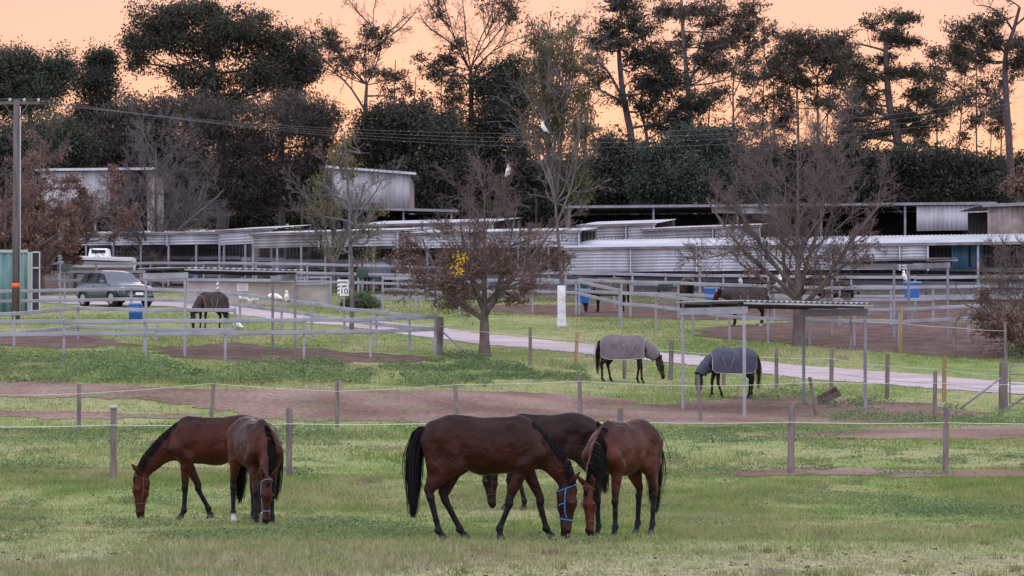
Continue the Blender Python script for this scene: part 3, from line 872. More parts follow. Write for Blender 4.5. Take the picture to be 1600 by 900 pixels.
# the five in the near paddock
g5 = 'bay horses grazing in the near paddock'
make_horse('dark bay horse in a blue halter grazing side-on, facing right', at(765, 844), 0.0, 'dark_bay', 1.0, .0125, g5, 0, M_HB, tail_sway=.0,
           pose=dict(hind=[((-.55, .51), (-.36, .13), (-.29, 0)), ((-.72, .55), (-.615, .13), (-.555, 0))],
                     front=[((.61, .465), (.69, .14), (.75, 0)), ((.235, .45), (.125, .15), (.135, 0))],
                     neck=[((.36, 0, 1.24), .235), ((.60, 0, 1.10), .195), ((.83, 0, .90), .142), ((.945, 0, .68), .100)], poll=(.955, 0, .655), muzzle=(.935, 0, .045)))
make_horse('bay horse grazing side-on, facing left, partly hidden by its front-facing neighbour', at(333, 811), PI + R(13), 'bay', .985, .0125, g5, 0, M_HT,
           pose=dict(front=[((.43, .46), (.45, .14), (.50, 0)), ((.20, .45), (.055, .15), (.02, 0))],
                     neck=[((.36, 0, 1.24), .235), ((.64, 0, 1.07), .190), ((.90, 0, .86), .138), ((1.05, 0, .66), .098)], poll=(1.065, 0, .64), muzzle=(1.085, 0, .035)))
make_horse('dark bay horse grazing head-on with a pale blue halter and one white hind sock', at(398, 820), -R(71), 'bay', .97, .0125, g5, 1, M_HW, white=(3,), tail_sway=.02,
           pose=dict(front=[((.44, .47), (.44, .15), (.48, 0)), ((.56, .47), (.60, .15), (.64, 0))], hind=[((-.62, .54), (-.56, .15), (-.51, 0)), ((-.74, .54), (-.72, .15), (-.67, 0))],
                     neck=[((.36, 0, 1.24), .235), ((.64, -.02, 1.08), .190), ((.86, -.06, .88), .142), ((1.02, -.09, .68), .100)], poll=(1.03, -.10, .655), muzzle=(1.06, -.12, .045)))
make_horse('nearly black-brown horse grazing behind the others, facing left, mostly hidden', at(852, 797), PI, 'brown', .98, .014, g5, 1, M_HK, tail_sway=.0,
           pose=dict(front=[((.40, .46), (.33, .15), (.34, 0)), ((.56, .46), (.58, .15), (.63, 0))],
                     neck=[((.36, 0, 1.24), .235), ((.62, 0, 1.08), .190), ((.80, 0, .88), .142), ((.88, 0, .68), .100)], poll=(.89, 0, .655), muzzle=(.84, 0, .045)))
make_horse('bright bay horse with long black mane grazing towards the viewer, rightmost near', at(972, 838), PI + R(60), 'bright_bay', .96, .0125, g5, 1, M_HT, tail_sway=.0,
           pose=dict(front=[((.44, .47), (.44, .15), (.48, 0)), ((.42, .47), (.40, .15), (.44, 0))], hind=[((-.66, .54), (-.60, .15), (-.55, 0)), ((-.72, .54), (-.68, .15), (-.63, 0))],
                     neck=[((.36, 0, 1.24), .235), ((.62, .01, 1.08), .190), ((.82, .03, .88), .142), ((.96, .05, .68), .100)], poll=(.97, .05, .655), muzzle=(.985, .06, .045)))
# rugged horses and the ones in the yards behind
M_RUGM = mat('mauve_canvas', (.165, .135, .165), .85, (.125, .102, .128), 5, .5, 40, spec=.15)
M_RUGN = mat('navy_canvas', (.060, .066, .105), .8, (.085, .092, .14), 5, .5, 40, spec=.2)
M_RUGD = mat('faded_dark_canvas', (.042, .034, .036), .85, (.065, .052, .054), 5, .5, 40, spec=.15)
M_TRIM = mat('pale_binding', (.46, .42, .40), .8)
M_TRIMO = mat('orange_binding', (.45, .17, .07), .8)
gr = 'rugged horses in the far paddock'
walk = dict(hind=[((-.60, .54), (-.52, .15), (-.46, 0)), ((-.78, .54), (-.76, .15), (-.70, 0))], front=[((.40, .47), (.36, .15), (.39, 0)), ((.52, .47), (.53, .15), (.57, 0))],
            neck=[((.36, 0, 1.24), .235), ((.66, 0, 1.10), .190), ((.92, 0, .92), .145), ((1.08, 0, .74), .100)], poll=(1.09, 0, .72), muzzle=(1.24, 0, .14))
make_horse('black horse in a mauve rug grazing by the road, facing right', at(978, 598), R(-8), 'black', .98, .020, gr, 0, M_HT, pose=walk, rug=(M_RUGM, M_TRIM))
make_horse('black horse in a navy rug grazing under the shelter, facing left', at(1140, 622), PI + R(12), 'black', .98, .020, gr, 0, M_HK, rug=(M_RUGN, M_TRIM), tailmat=M_HAIRB,
           pose=dict(front=[((.40, .47), (.30, .15), (.28, 0)), ((.52, .47), (.53, .15), (.57, 0))], neck=[((.36, 0, 1.24), .235), ((.64, 0, 1.07), .190), ((.86, 0, .87), .142), ((.98, 0, .68), .100)], poll=(.985, 0, .655), muzzle=(.985, 0, .045)))
make_horse('dark horse in a dark rug with orange binding grazing in the left rail yard', at(329, 517), PI + R(52), 'black', .97, .024, 'horses in the yards', 0, None, rug=(M_RUGD, M_TRIMO))
make_horse('brown horse in a faded brown rug grazing below the long stable, facing left', at(950, 489), PI + R(10), 'black', 1.0, .024, 'horses in the yards', 0, None, rug=(mat('brown_canvas', (.085, .062, .055), .85, (.115, .085, .075), 5, .4, 40), mat('brown_trim', (.07, .05, .045), .85)))
HEADUP = dict(neck=[((.36, 0, 1.24), .235), ((.62, 0, 1.36), .175), ((.84, 0, 1.50), .13), ((.98, 0, 1.60), .095)], poll=(1.0, 0, 1.60), muzzle=(1.36, 0, 1.15))
HEADMID = dict(neck=[((.36, 0, 1.24), .235), ((.66, 0, 1.28), .175), ((.92, 0, 1.32), .13), ((1.08, 0, 1.36), .095)], poll=(1.10, 0, 1.36), muzzle=(1.42, 0, .88))
make_horse('bay horse with pale blaze in a dark rug standing beside a blue feed bin', at(1165, 510), PI + R(8), 'bay', 1.0, .024, 'horses in the yards', 0, None, pose=HEADMID, rug=(M_RUGD, mat('dark_trim', (.05, .04, .04), .85)), white=(2, 3))
make_horse('brown horse seen rump-on under the edge of the long stable', at(1072, 487), R(100), 'dun', 1.0, .024, 'horses in the yards', 0, None)
make_horse('dark horse standing in shade behind the right bare tree', at(1300, 494), PI + R(15), 'black', 1.0, .024, 'horses in the yards', 0, None, pose=HEADMID)
# -------------------------------------------------------------------- trees
M_BARK = mat('dark_bark', (.050, .042, .045), .95, (.095, .082, .085), 6, .8, 25, spec=.1, stretch=(1, 1, .25))
M_GUM = mat('pale_gum_bark', (.20, .175, .175), .85, (.10, .085, .085), 3, .3, 20, spec=.15, stretch=(1, 1, .3))
M_TWIG = mat('grey_twigs', (.16, .138, .142), .95, (.105, .088, .092), 3, spec=.1)
M_TWIGR = mat('brown_twigs', (.155, .120, .115), .95, (.100, .076, .074), 3, spec=.1)
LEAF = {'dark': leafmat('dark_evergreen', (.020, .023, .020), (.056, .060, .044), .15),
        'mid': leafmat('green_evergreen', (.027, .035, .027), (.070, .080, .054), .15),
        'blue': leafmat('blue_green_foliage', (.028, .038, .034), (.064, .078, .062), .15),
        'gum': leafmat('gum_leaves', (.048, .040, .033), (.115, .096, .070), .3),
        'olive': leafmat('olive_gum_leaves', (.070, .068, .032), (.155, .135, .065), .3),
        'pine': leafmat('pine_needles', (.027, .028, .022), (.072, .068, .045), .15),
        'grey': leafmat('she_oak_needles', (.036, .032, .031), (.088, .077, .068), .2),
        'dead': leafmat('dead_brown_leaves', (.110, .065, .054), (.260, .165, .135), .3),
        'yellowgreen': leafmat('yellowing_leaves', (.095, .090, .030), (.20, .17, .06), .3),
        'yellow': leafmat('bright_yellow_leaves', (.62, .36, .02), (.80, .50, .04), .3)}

def level(P, Rd, nc, tr, ang, ln, npts, wander, up, rf, rmin=.006, taper=.45, jit=.35):
    """grow nc side branches on each of the branches P (B,n,3)"""
    B, n, _ = P.shape
    idx = np.repeat(np.arange(B), nc); N = len(idx)
    t = (np.tile(np.arange(nc), B) + rng.random(N)) / nc * (tr[1] - tr[0]) + tr[0]
    ft = np.clip(t, 0, .999) * (n - 1); i = ft.astype(int); u = (ft - i)[:, None]
    p = P[idx, i] * (1 - u) + P[idx, i + 1] * u
    tn = P[idx, i + 1] - P[idx, i]; tn /= np.linalg.norm(tn, axis=1, keepdims=True) + 1e-9
    r0 = Rd[idx, i] * (1 - u[:, 0]) + Rd[idx, i + 1] * u[:, 0]
    q = np.cross(tn, rng.normal(size=(N, 3))); q /= np.linalg.norm(q, axis=1, keepdims=True) + 1e-9
    if B == 1:                                   # spread round the stem like real limbs
        az = np.arange(N) * 2.39996 + rng.normal(0, .3, N) + rng.uniform(0, 6.28); q = np.stack([np.cos(az), np.sin(az), np.zeros(N)], 1)
        q -= tn * (q * tn).sum(1, keepdims=True); q /= np.linalg.norm(q, axis=1, keepdims=True) + 1e-9
    a = np.radians(rng.normal(ang, ang * (.22 if B > 1 else .12), N))[:, None]
    d = np.cos(a) * tn + np.sin(a) * q
    plen = np.linalg.norm(P[:, 1:] - P[:, :-1], axis=2).sum(1)[idx]
    L = (ln * plen if ln > 0 else -ln * np.ones(N)) * (1 - taper * t) * rng.uniform(1 - jit, 1 + jit, N)
    out = [p]; step = (L / (npts - 1))[:, None]
    for k in range(npts - 1):
        d = d + rng.normal(0, wander, (N, 3)) + np.array([0, 0, up]); d /= np.linalg.norm(d, axis=1, keepdims=True)
        p = p + d * step; out.append(p)
    P2 = np.stack(out, 1); ra = np.maximum(r0 * rf, rmin)
    R2 = ra[:, None] * np.linspace(1, .35, npts)[None]
    return P2, np.maximum(R2, rmin * .6)

class Wood:
    def __init__(s): s.V = []; s.F = []; s.n = 0
    def add(s, P, Rd, k):
        V, F = tubes(np.asarray(P, float), np.asarray(Rd, float), k); s.V.append(V); s.F.append(F + s.n); s.n += len(V)
    def build(s, parent, m, name='trunk'):
        return put(name, mesh_np(name, np.concatenate(s.V) - rootloc(parent), np.concatenate(s.F), True), m, parent)

def spline(pts, n):
    pts = np.asarray(pts, float); t = np.linspace(0, len(pts) - 1, n); o = []
    for x in t:
        i = min(int(x), len(pts) - 2); u = x - i
        p0, p1, p2, p3 = pts[max(i - 1, 0)], pts[i], pts[i + 1], pts[min(i + 2, len(pts) - 1)]
        o.append(.5 * ((2 * p1) + (p2 - p0) * u + (2 * p0 - 5 * p1 + 4 * p2 - p3) * u ** 2 + (3 * p1 - p0 - 3 * p2 + p3) * u ** 3))
    return np.array(o)

def crown(parent, C, m, size, aspect, tint, per, sig, droop=0.0, name='crown'):
    """leaf clumps: per leaves round every centre C"""
    n = len(C)
    sig = np.broadcast_to(np.asarray(sig, float), (n,))
    L = np.repeat(C, per, 0) + rng.normal(size=(n * per, 3)) * np.repeat(sig, per)[:, None] * np.array([1, 1, .7])
    T = np.clip(np.repeat(tint, per) + rng.normal(0, .15, n * per), 0, 1)
    V, F = leaf_quads(L, size * rng.uniform(.6, 1.35, n * per), aspect, droop=droop)
    me = mesh_np(name, V - rootloc(parent), F); set_tint(me, np.repeat(T, 4))
    return put(name, me, m, parent)

def lobed_tree(name, label, base, trunk, lobes, leaf, dens=1.0, size=.21, aspect=.5, limbs=(), bark=M_BARK, depth=None, group='trees behind the stables', twigs=1, per=24, droop=0.0, sig=.34, gap=.42, r0=.28, cat='tree', bare=0, airy=None):
    """trunk / limbs are polylines of (px, py) at the tree's own distance, lobes the leaf masses (px, py, rx, ry[, density])"""
    Y = base[1] if depth is None else depth
    g = at_d(base[0], Y)
    root = thing(name, label, cat, g, group)
    mpp = Y / FPX
    w = Wood()
    tp = [g - np.array([0, 0, .3])] + [pt(x, y, Y) for x, y in trunk]
    tp = spline(tp, 14); tp[5:, 1] += np.cumsum(rng.normal(0, .10, 9))
    tr = r0 * np.linspace(1.15, .35, 14); w.add(tp[None], tr[None], 9)
    LP, LR = [], []
    for lm in limbs:
        p = spline([pt(x, y, Y) for x, y in lm], 8); i = np.argmin(np.linalg.norm(tp - p[0], axis=1))
        dy = rng.normal(0, .9); p[:, 1] = tp[i, 1] + np.linspace(0, 1, 8) * dy
        LP.append(p); LR.append(np.linspace(max(.05, tr[i] * .62), .03, 8))
    C, T, SG = [], [], []
    for lb in lobes:
        x, y, rx, ry = lb[:4]; dn = lb[4] if len(lb) > 4 else 1.0
        c = pt(x, y, Y); c[1] += rng.normal(0, .5) * rx * mpp
        a, b = rx * mpp, ry * mpp
        n = int(dens * dn * 72 * (a * b) ** .85) + 6
        q = rng.normal(size=(n * 3, 3)); q /= np.linalg.norm(q, axis=1, keepdims=True)
        rag = .55 + .95 * fbm(q[:, 0] * 1.7 + x * .37, q[:, 2] * 1.7 + q[:, 1] * 1.3 + y * .21, 3)
        q *= (rng.random((n * 3, 1)) ** .5) * rag[:, None]
        q = q * np.array([a, a * .85, b]) * np.where(rng.random((n * 3, 1)) < .14, rng.uniform(1.0, 1.4, (n * 3, 1)), 1)
        pos = c + q
        nz = fbm(pos[:, 0] * 1.25 + x, pos[:, 2] * 1.5 + pos[:, 1] * .35, 3)
        pos = pos[nz > gap + .03][:n]; C.append(pos)
        T.append(np.clip(.35 + .35 * (pos[:, 2] - c[2]) / max(b, .1) + rng.normal(0, .25, len(pos)), 0, 1))  # tone gets paler towards the top of each leaf mass
        SG.append(np.full(len(pos), min(sig, .45 * b + .08)))
        # a limb to carry it
        i = np.argmin(np.linalg.norm((tp - c) * np.array([1, .3, 1]) + np.array([0, 0, .35 * abs(c[0] - g[0])]), axis=1)); i = max(i, 3)
        mid = (tp[i] + c) / 2 + rng.normal(0, .25, 3) + np.array([0, 0, -.12 * np.linalg.norm(c - tp[i])])
        p = spline([tp[i], mid, c + rng.normal(0, .2, 3)], 8)
        LP.append(p); LR.append(np.linspace(max(.045, tr[i] * .45), .025, 8))
    if LP:
        LP = np.array(LP); LR = np.array(LR); w.add(LP, LR, 6)
        if twigs:
            P1, R1 = level(LP, LR, 9, (.25, 1), 48, .40, 5, .16, .04, .5, .016); w.add(P1, R1, 4)
            if twigs > 1 or bare:
                P2, R2 = level(P1, R1, 5, (.2, 1), 42, .55, 4, .18, .05, .6, .012); w.add(P2, R2, 3)
                if bare:
                    P3, R3 = level(P2, R2, bare, (.2, 1), 40, .6, 4, .18, .04, .6, .010); w.add(P3, R3, 3)
    w.build(root, bark)
    C = np.concatenate(C); T = np.concatenate(T); SG = np.concatenate(SG)
    if airy is None: airy = gap >= .36
    if airy:
        keep = rng.random(len(C)) < .10
        C, T, SG = C[keep], T[keep], SG[keep]
        nl = len(limbs); cen = LP[nl:]                        # limbs that carry a leaf mass
        dn = np.array([lb[4] if len(lb) > 4 else 1.0 for lb in lobes]); ext = np.array([[lb[2] * mpp, lb[3] * mpp] for lb in lobes])
        tips = []
        for k in range(len(lobes)):
            c = cen[k, -1]; m = int(20 * dn[k] * dens * (ext[k, 0] * ext[k, 1]) ** .8) + 3
            q = rng.normal(size=(m, 3)); q /= np.linalg.norm(q, axis=1, keepdims=True); q *= rng.uniform(.35, 1.15, (m, 1))
            e = c + q * np.array([ext[k, 0], ext[k, 0] * .85, ext[k, 1]])
            st = cen[k, rng.integers(4, 8, m)]
            md = (st + e) / 2 + rng.normal(0, .12, (m, 3)) + np.array([0, 0, .08])
            P = np.stack([st, st * .5 + md * .5 + rng.normal(0, .04, (m, 3)), md, md * .5 + e * .5 + rng.normal(0, .05, (m, 3)), e], 1)
            tips.append(P)
        tips = np.concatenate(tips); wt = Wood(); wt.add(tips, np.tile(np.linspace(.03, .012, 5), (len(tips), 1)), 3)
        P2, R2 = level(tips, np.full((len(tips), 5), .02), 4, (.35, 1), 45, .35, 4, .2, .0, .6, .010); wt.add(P2, R2, 3)
        wt.build(root, bark, 'branch')['kind'] = 'stuff'
        E = np.concatenate([tips[:, -1], tips[:, -2], P2[:, -1]])
        E = E[rng.random(len(E)) < .85]
        C = np.concatenate([C, E]); T = np.concatenate([T, np.clip(rng.normal(.45, .28, len(E)), 0, 1)]); SG = np.concatenate([SG, rng.uniform(.10, .24, len(E))])
        per = max(6, int(per * .40)); size = size * .92
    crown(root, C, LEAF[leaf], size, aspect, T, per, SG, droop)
    return root

def bare_tree(name, label, base, H, spread, r0, twig, fork=.22, n1=13, n2=8, n3=6, n4=5, up=.05, ang=50, leaves=None, leafn=0, lmax=.75, leafsize=.11, group='bare deciduous trees', bark=None, lean=0.0, lmin=0.0, levels=4, rmin=.0085, seed=1):
    global rng
    rng = np.random.default_rng(seed)
    root = thing(name, label, 'tree', base, group)
    w = Wood(); b = np.array(base)
    tp = spline([b - [0, 0, .2], b + [lean * .2, 0, H * .18], b + [lean * .6, .1, H * .42], b + [lean, 0, H * .68], b + [lean * 1.2, .1, H * .92]], 14)
    tr = r0 * np.array([1.75, 1.2, 1.0, .92, .74, .58, .47, .39, .32, .26, .2, .15, .1, .06]); w.add(tp[None], tr[None], 10)
    PM, RM = level(tp[None], np.full((1, 14), r0 * .9), 5, (fork, fork + .14), ang * .80, -H * .60, 12, .07, up * 1.1, .55, .02, 0, .12); w.add(PM, RM, 7)
    P1, R1 = level(tp[None], tr[None], n1, (fork, .97), ang, -spread, 9, .09, up, .42, .016, .42, .18); w.add(P1, R1, 6)
    PS, RS = level(PM, RM, max(5, n1 // 4), (.15, 1), 48, .42, 9, .09, up, .5, .014, .35, .2); w.add(PS, RS, 5)
    P1 = np.concatenate([P1, PS]); R1 = np.concatenate([R1, RS])
    P2, R2 = level(P1, R1, n2, (.14, 1), 42, .52, 7, .12, up * .8, .52, .011, .45, .3); w.add(P2, R2, 4)
    P3, R3 = level(P2, R2, n3, (.12, 1), 38, .56, 5, .14, up, .60, rmin * 1.1, .4, .3); w.add(P3, R3, 3)
    tips = P3
    if levels > 3:
        P4, R4 = level(P3, R3, n4, (.15, 1), 38, .58, 4, .16, up, .65, rmin, .3, .3); w.add(P4, R4, 3); tips = P4
    wood = w.build(root, bark or twig)
    if bark and twig is not bark: pass
    if leaves:
        z = (P3[:, :, 2].mean(1) - b[2]) / H
        pr = np.clip((lmax - z) / .25, 0, 1) * np.clip((z - lmin) / .08, 0, 1)
        cl = fbm(P3[:, -1, 0] * 1.3, P3[:, -1, 2] * 1.3 + P3[:, -1, 1], 2)
        pr = pr * np.clip((cl - .35) * 4, .05, 1)
        k = np.nonzero(rng.random(len(P3)) < pr)[0]
        C = np.concatenate([P3[k, -1], P3[k, 2], P3[k, 3]])
        if len(C): crown(root, C, LEAF[leaves], leafsize, .6, np.clip(rng.normal(.45, .28, len(C)), 0, 1), leafn, .12, .25)
    return root

g1 = 'trees behind the stables'
lobed_tree('pine_tree', 'dense dark pine at the far left behind the power pole', (45, 262), [(45, 300), (46, 200), (50, 120)],
           [(28, 108, 55, 36), (78, 118, 42, 34), (10, 155, 52, 34), (95, 103, 20, 22), (50, 150, 60, 30), (-20, 110, 50, 40), (-40, 170, 60, 40)], 'mid', 1.2, gap=.34)
lobed_tree('evergreen_tree', 'low dark evergreen beneath the far left pine', (75, 235), [(75, 300), (72, 240)], [(55, 215, 55, 42), (112, 225, 42, 45), (10, 235, 50, 45), (80, 265, 70, 35), (-40, 230, 50, 50), (30, 290, 60, 30)], 'mid', 1.2, gap=.30)
lobed_tree('conifer_tree', 'narrow dark conifer between the left pine and the great cypress', (152, 258), [(152, 300), (153, 180), (152, 90)], [(150, 92, 24, 26), (163, 100, 18, 22), (152, 132, 36, 30), (148, 172, 42, 32), (140, 212, 48, 34), (160, 240, 50, 30)], 'dark', 1.25, gap=.36, airy=False)
lobed_tree('cypress_tree', 'great spreading cypress with layered dark crown, tallest at left', (345, 250), [(350, 300), (345, 200), (335, 120), (325, 60)],
           [(265, 28, 62, 22), (325, 14, 58, 18), (228, 52, 36, 22), (385, 46, 66, 26), (440, 72, 55, 30), (350, 74, 66, 22), (225, 100, 26, 16, .6), (290, 108, 40, 16, .6), (452, 112, 52, 36), (322, 132, 46, 20), (400, 124, 66, 28), (474, 98, 26, 30), (212, 70, 20, 20, .7), (260, 70, 50, 16, .6), (345, 165, 60, 24), (290, 45, 70, 22)],
           'pine', 1.15, limbs=[[(340, 170), (300, 120), (250, 100), (205, 95)], [(335, 120), (290, 85), (240, 70)], [(345, 180), (400, 130), (450, 115)]], r0=.45, twigs=2, gap=.40, airy=False)
lobed_tree('she_oak_tree', 'broad grey-green she-oak below the cypress, drooping to the stable roofs', (440, 228), [(440, 320), (440, 220), (445, 170)],
           [(470, 175, 50, 40), (420, 200, 62, 42), (500, 215, 30, 48), (375, 235, 56, 45), (440, 265, 70, 42), (350, 285, 56, 38), (490, 275, 36, 45), (400, 305, 60, 28), (330, 190, 40, 34)], 'grey', 1.35, droop=.5, size=.26, aspect=.25, twigs=2, gap=.28)
lobed_tree('evergreen_tree', 'dark evergreen mass behind the bare grey tree', (240, 240), [(240, 300), (242, 200)], [(190, 195, 48, 40), (250, 185, 56, 34), (305, 178, 46, 36), (225, 235, 76, 38), (305, 240, 60, 40), (180, 245, 46, 36), (270, 285, 80, 35)], 'grey', 1.2, gap=.33)
lobed_tree('gum_tree', 'forked gum tree with bare crown twigs left of centre', (573, 240), [(573, 330), (571, 240), (571, 170), (573, 132)], [(510, 45, 24, 22, .8), (520, 72, 26, 16, .6), (572, 52, 20, 18, .7), (592, 66, 20, 22, .7), (560, 80, 26, 16, .5), (535, 100, 30, 14, .5), (610, 120, 18, 12, .5), (490, 70, 14, 14, .4)], 'gum', .8,
           limbs=[[(573, 132), (548, 108), (528, 82), (512, 50)], [(573, 132), (588, 100), (596, 65), (582, 35), (588, 0)], [(570, 172), (546, 135), (520, 112), (500, 103)], [(590, 80), (610, 50), (640, 25)], [(596, 65), (625, 45), (650, 20)], [(580, 40), (560, 20), (545, 0)], [(573, 150), (605, 150), (630, 160)], [(528, 82), (500, 60), (475, 42)]], r0=.27, twigs=2, bare=4, sig=.25, gap=.4)
lobed_tree('gum_tree', 'fan-shaped gum tree with bare upswept branches centre left', (737, 250), [(738, 330), (737, 230), (736, 150), (735, 110)], [(690, 92, 26, 26, .9), (682, 115, 22, 16, .6), (690, 18, 16, 20, .5), (785, 4, 40, 12, .9), (712, 72, 20, 16, .6), (700, 145, 26, 16, .6), (800, 25, 26, 12, .5), (655, 100, 16, 14, .4)], 'gum', .85,
           limbs=[[(735, 112), (716, 76), (703, 35), (690, -10)], [(735, 110), (746, 70), (764, 30), (775, -8)], [(737, 120), (762, 85), (800, 62), (835, 50)], [(716, 76), (690, 55), (668, 40), (655, 20)], [(735, 105), (728, 60), (725, 20), (720, -15)], [(703, 40), (680, 20), (665, -5)], [(737, 100), (770, 60), (800, 20), (815, -10)], [(738, 135), (780, 105), (830, 95)]], r0=.32, twigs=2, bare=5, sig=.25)
lobed_tree('evergreen_tree', 'dark round evergreen below the two forked gums', (640, 225), [(640, 320), (640, 220)], [(598, 195, 44, 40), (655, 185, 44, 36), (620, 240, 64, 46), (690, 222, 46, 44), (690, 270, 56, 40), (570, 240, 40, 44), (560, 290, 50, 35), (640, 290, 70, 35)], 'dark', 1.3, gap=.30)
lobed_tree('evergreen_tree', 'dark evergreen beside the fan-shaped gum', (778, 248), [(778, 320), (776, 200), (780, 140)], [(765, 135, 40, 36), (800, 112, 36, 28), (778, 180, 44, 36), (745, 215, 44, 36), (808, 170, 26, 44), (780, 235, 56, 40), (760, 280, 60, 34), (830, 270, 40, 34)], 'dark', 1.2, gap=.34)
lobed_tree('pine_tree', 'tall dark two-stemmed pine right of centre reaching the top edge', (988, 255), [(993, 330), (988, 225), (975, 155), (968, 95), (966, 30)],
           [(975, 5, 42, 24), (950, 42, 34, 20), (1002, 36, 42, 28), (1032, 84, 42, 34), (958, 72, 42, 14), (1046, 128, 44, 30), (1008, 166, 28, 24, .7), (1085, 165, 56, 24), (935, 60, 24, 14, .7), (1000, 90, 40, 22), (1015, 125, 36, 24), (975, 160, 30, 10, .5), (1060, 195, 50, 22)],
           'dark', 1.15, limbs=[[(1014, 320), (1012, 215), (1000, 165), (1012, 120)], [(972, 150), (945, 105), (920, 95)], [(975, 160), (940, 140), (925, 132)], [(1010, 200), (1050, 188), (1090, 184)]], r0=.34, twigs=2, gap=.38)
lobed_tree('gum_tree', 'tall grey gum with heavy foliage reaching the top edge', (1085, 262), [(1088, 330), (1080, 200), (1072, 110), (1066, 40), (1064, -10)],
           [(1050, 12, 28, 22), (1086, 18, 32, 20), (1130, 28, 36, 28), (1162, 48, 28, 34), (1122, 68, 34, 26), (1176, 18, 22, 26), (1098, 96, 26, 24), (1140, 95, 26, 18, .7), (1065, 70, 20, 30, .7), (1185, 75, 14, 18, .6)], 'gum', 1.15, limbs=[[(1076, 140), (1088, 90), (1100, 40), (1104, 0)], [(1080, 120), (1110, 85), (1140, 60)]], bark=M_GUM, twigs=2, gap=.38)
lobed_tree('sapling_gum', 'slender young gum with thin upright stem and airy twigs', (1147, 252), [(1147, 330), (1146, 190), (1146, 130), (1152, 85)], [(1150, 110, 24, 18, .4), (1176, 120, 18, 24, .35), (1128, 135, 20, 24, .35), (1165, 160, 20, 20, .25)], 'gum', .7, limbs=[[(1146, 150), (1165, 110), (1185, 85)], [(1146, 170), (1130, 120), (1118, 90)], [(1146, 190), (1172, 150), (1190, 120)]], r0=.10, twigs=2, bare=3, cat='tree')
lobed_tree('evergreen_tree', 'broad blue-green evergreen behind the dark open barn', (1095, 214), [(1095, 320), (1095, 250)], [(1090, 236, 56, 40), (1130, 222, 36, 30), (1042, 255, 48, 40), (1085, 285, 70, 38), (1150, 272, 46, 40), (1020, 295, 46, 30), (1125, 255, 50, 36), (1170, 305, 46, 26)], 'blue', 1.4, gap=.27)
lobed_tree('evergreen_tree', 'dark evergreen under the tall two-stemmed pine', (955, 222), [(955, 320), (957, 260)], [(935, 280, 44, 38), (962, 238, 40, 30), (990, 265, 44, 40), (915, 300, 40, 26), (960, 300, 60, 26)], 'dark', 1.3, gap=.31)
lobed_tree('gum_tree', 'round-crowned gum with several thin stems', (1272, 258), [(1276, 330), (1278, 200), (1276, 120)], [(1270, 66, 40, 22), (1300, 66, 32, 24), (1240, 90, 36, 24), (1286, 96, 48, 22), (1226, 112, 28, 20), (1312, 120, 28, 22), (1262, 128, 34, 14, .6), (1222, 150, 22, 26, .5), (1318, 95, 22, 22), (1250, 62, 26, 16), (1300, 150, 30, 20, .4), (1205, 120, 16, 30, .4)], 'gum', 1.2,
           limbs=[[(1252, 330), (1246, 220), (1242, 120)], [(1296, 330), (1290, 220), (1300, 110)], [(1278, 200), (1310, 150), (1316, 110)]], r0=.16, twigs=2, gap=.38)
lobed_tree('pine_tree', 'flat-topped pine with tiered branches at right', (1404, 245), [(1408, 330), (1402, 215), (1390, 170), (1385, 110), (1383, 50)],
           [(1396, 27, 42, 7), (1362, 39, 22, 7), (1424, 33, 22, 7), (1388, 55, 30, 10), (1424, 63, 22, 7), (1398, 70, 34, 9), (1372, 92, 30, 10), (1392, 112, 42, 12), (1345, 128, 30, 9), (1430, 118, 32, 12), (1362, 152, 46, 10), (1288, 164, 34, 6), (1335, 176, 44, 11), (1440, 152, 34, 14), (1412, 180, 30, 10), (1368, 200, 42, 12), (1442, 194, 42, 13), (1344, 105, 22, 11), (1460, 175, 30, 16, .7), (1330, 205, 40, 12)],
           'pine', 1.25, limbs=[[(1386, 80), (1350, 68), (1325, 62)], [(1395, 185), (1350, 170), (1290, 165)], [(1402, 210), (1440, 190), (1470, 182)], [(1400, 205), (1365, 205), (1330, 212)]], r0=.40, twigs=2, gap=.36, sig=.26)
lobed_tree('gum_tree', 'leaning gum at the right edge with dense head and bare topmost branches', (1580, 235), [(1582, 330), (1576, 210), (1571, 130), (1571, 85), (1582, 50), (1592, 12)], [(1510, 48, 30, 24), (1540, 36, 32, 20), (1552, 64, 28, 18), (1586, 72, 28, 16), (1500, 70, 20, 18), (1592, 98, 20, 18), (1525, 80, 26, 14, .6), (1610, 85, 26, 22)], 'gum', 1.25,
           limbs=[[(1582, 50), (1568, 28), (1545, 12), (1525, 10)], [(1592, 12), (1578, 2), (1560, -5)], [(1571, 85), (1550, 65), (1520, 55)], [(1586, 40), (1602, 25), (1615, 5)], [(1574, 160), (1540, 145), (1500, 150)]], bark=M_BARK, r0=.28, twigs=2, bare=3, gap=.38)
lobed_tree('sapling_gum', 'thin airy gum sapling left of the leaning gum', (1526, 256), [(1528, 330), (1526, 200), (1527, 100)], [(1522, 100, 26, 20, .7), (1548, 132, 22, 26, .5), (1494, 98, 30, 22, .7), (1505, 150, 24, 30, .4), (1540, 175, 22, 24, .35)], 'gum', .9, limbs=[[(1545, 330), (1548, 230), (1556, 130)]], r0=.09, twigs=2, bare=2)
lobed_tree('sapling_gum', 'thin airy gum sapling right of the flat-topped pine', (1466, 262), [(1466, 330), (1464, 200), (1462, 100)], [(1462, 86, 24, 16, .7), (1478, 120, 22, 26, .5), (1450, 140, 20, 24, .4), (1484, 165, 22, 24, .4)], 'gum', .9, r0=.09, twigs=2, bare=2)
lobed_tree('sapling_gum', 'thin airy gum sapling left of the round-crowned gum', (1212, 262), [(1212, 330), (1210, 200), (1208, 110)], [(1208, 110, 18, 30, .5), (1200, 160, 20, 26, .4), (1222, 185, 20, 22, .4)], 'gum', .9, r0=.09, twigs=2, bare=2)
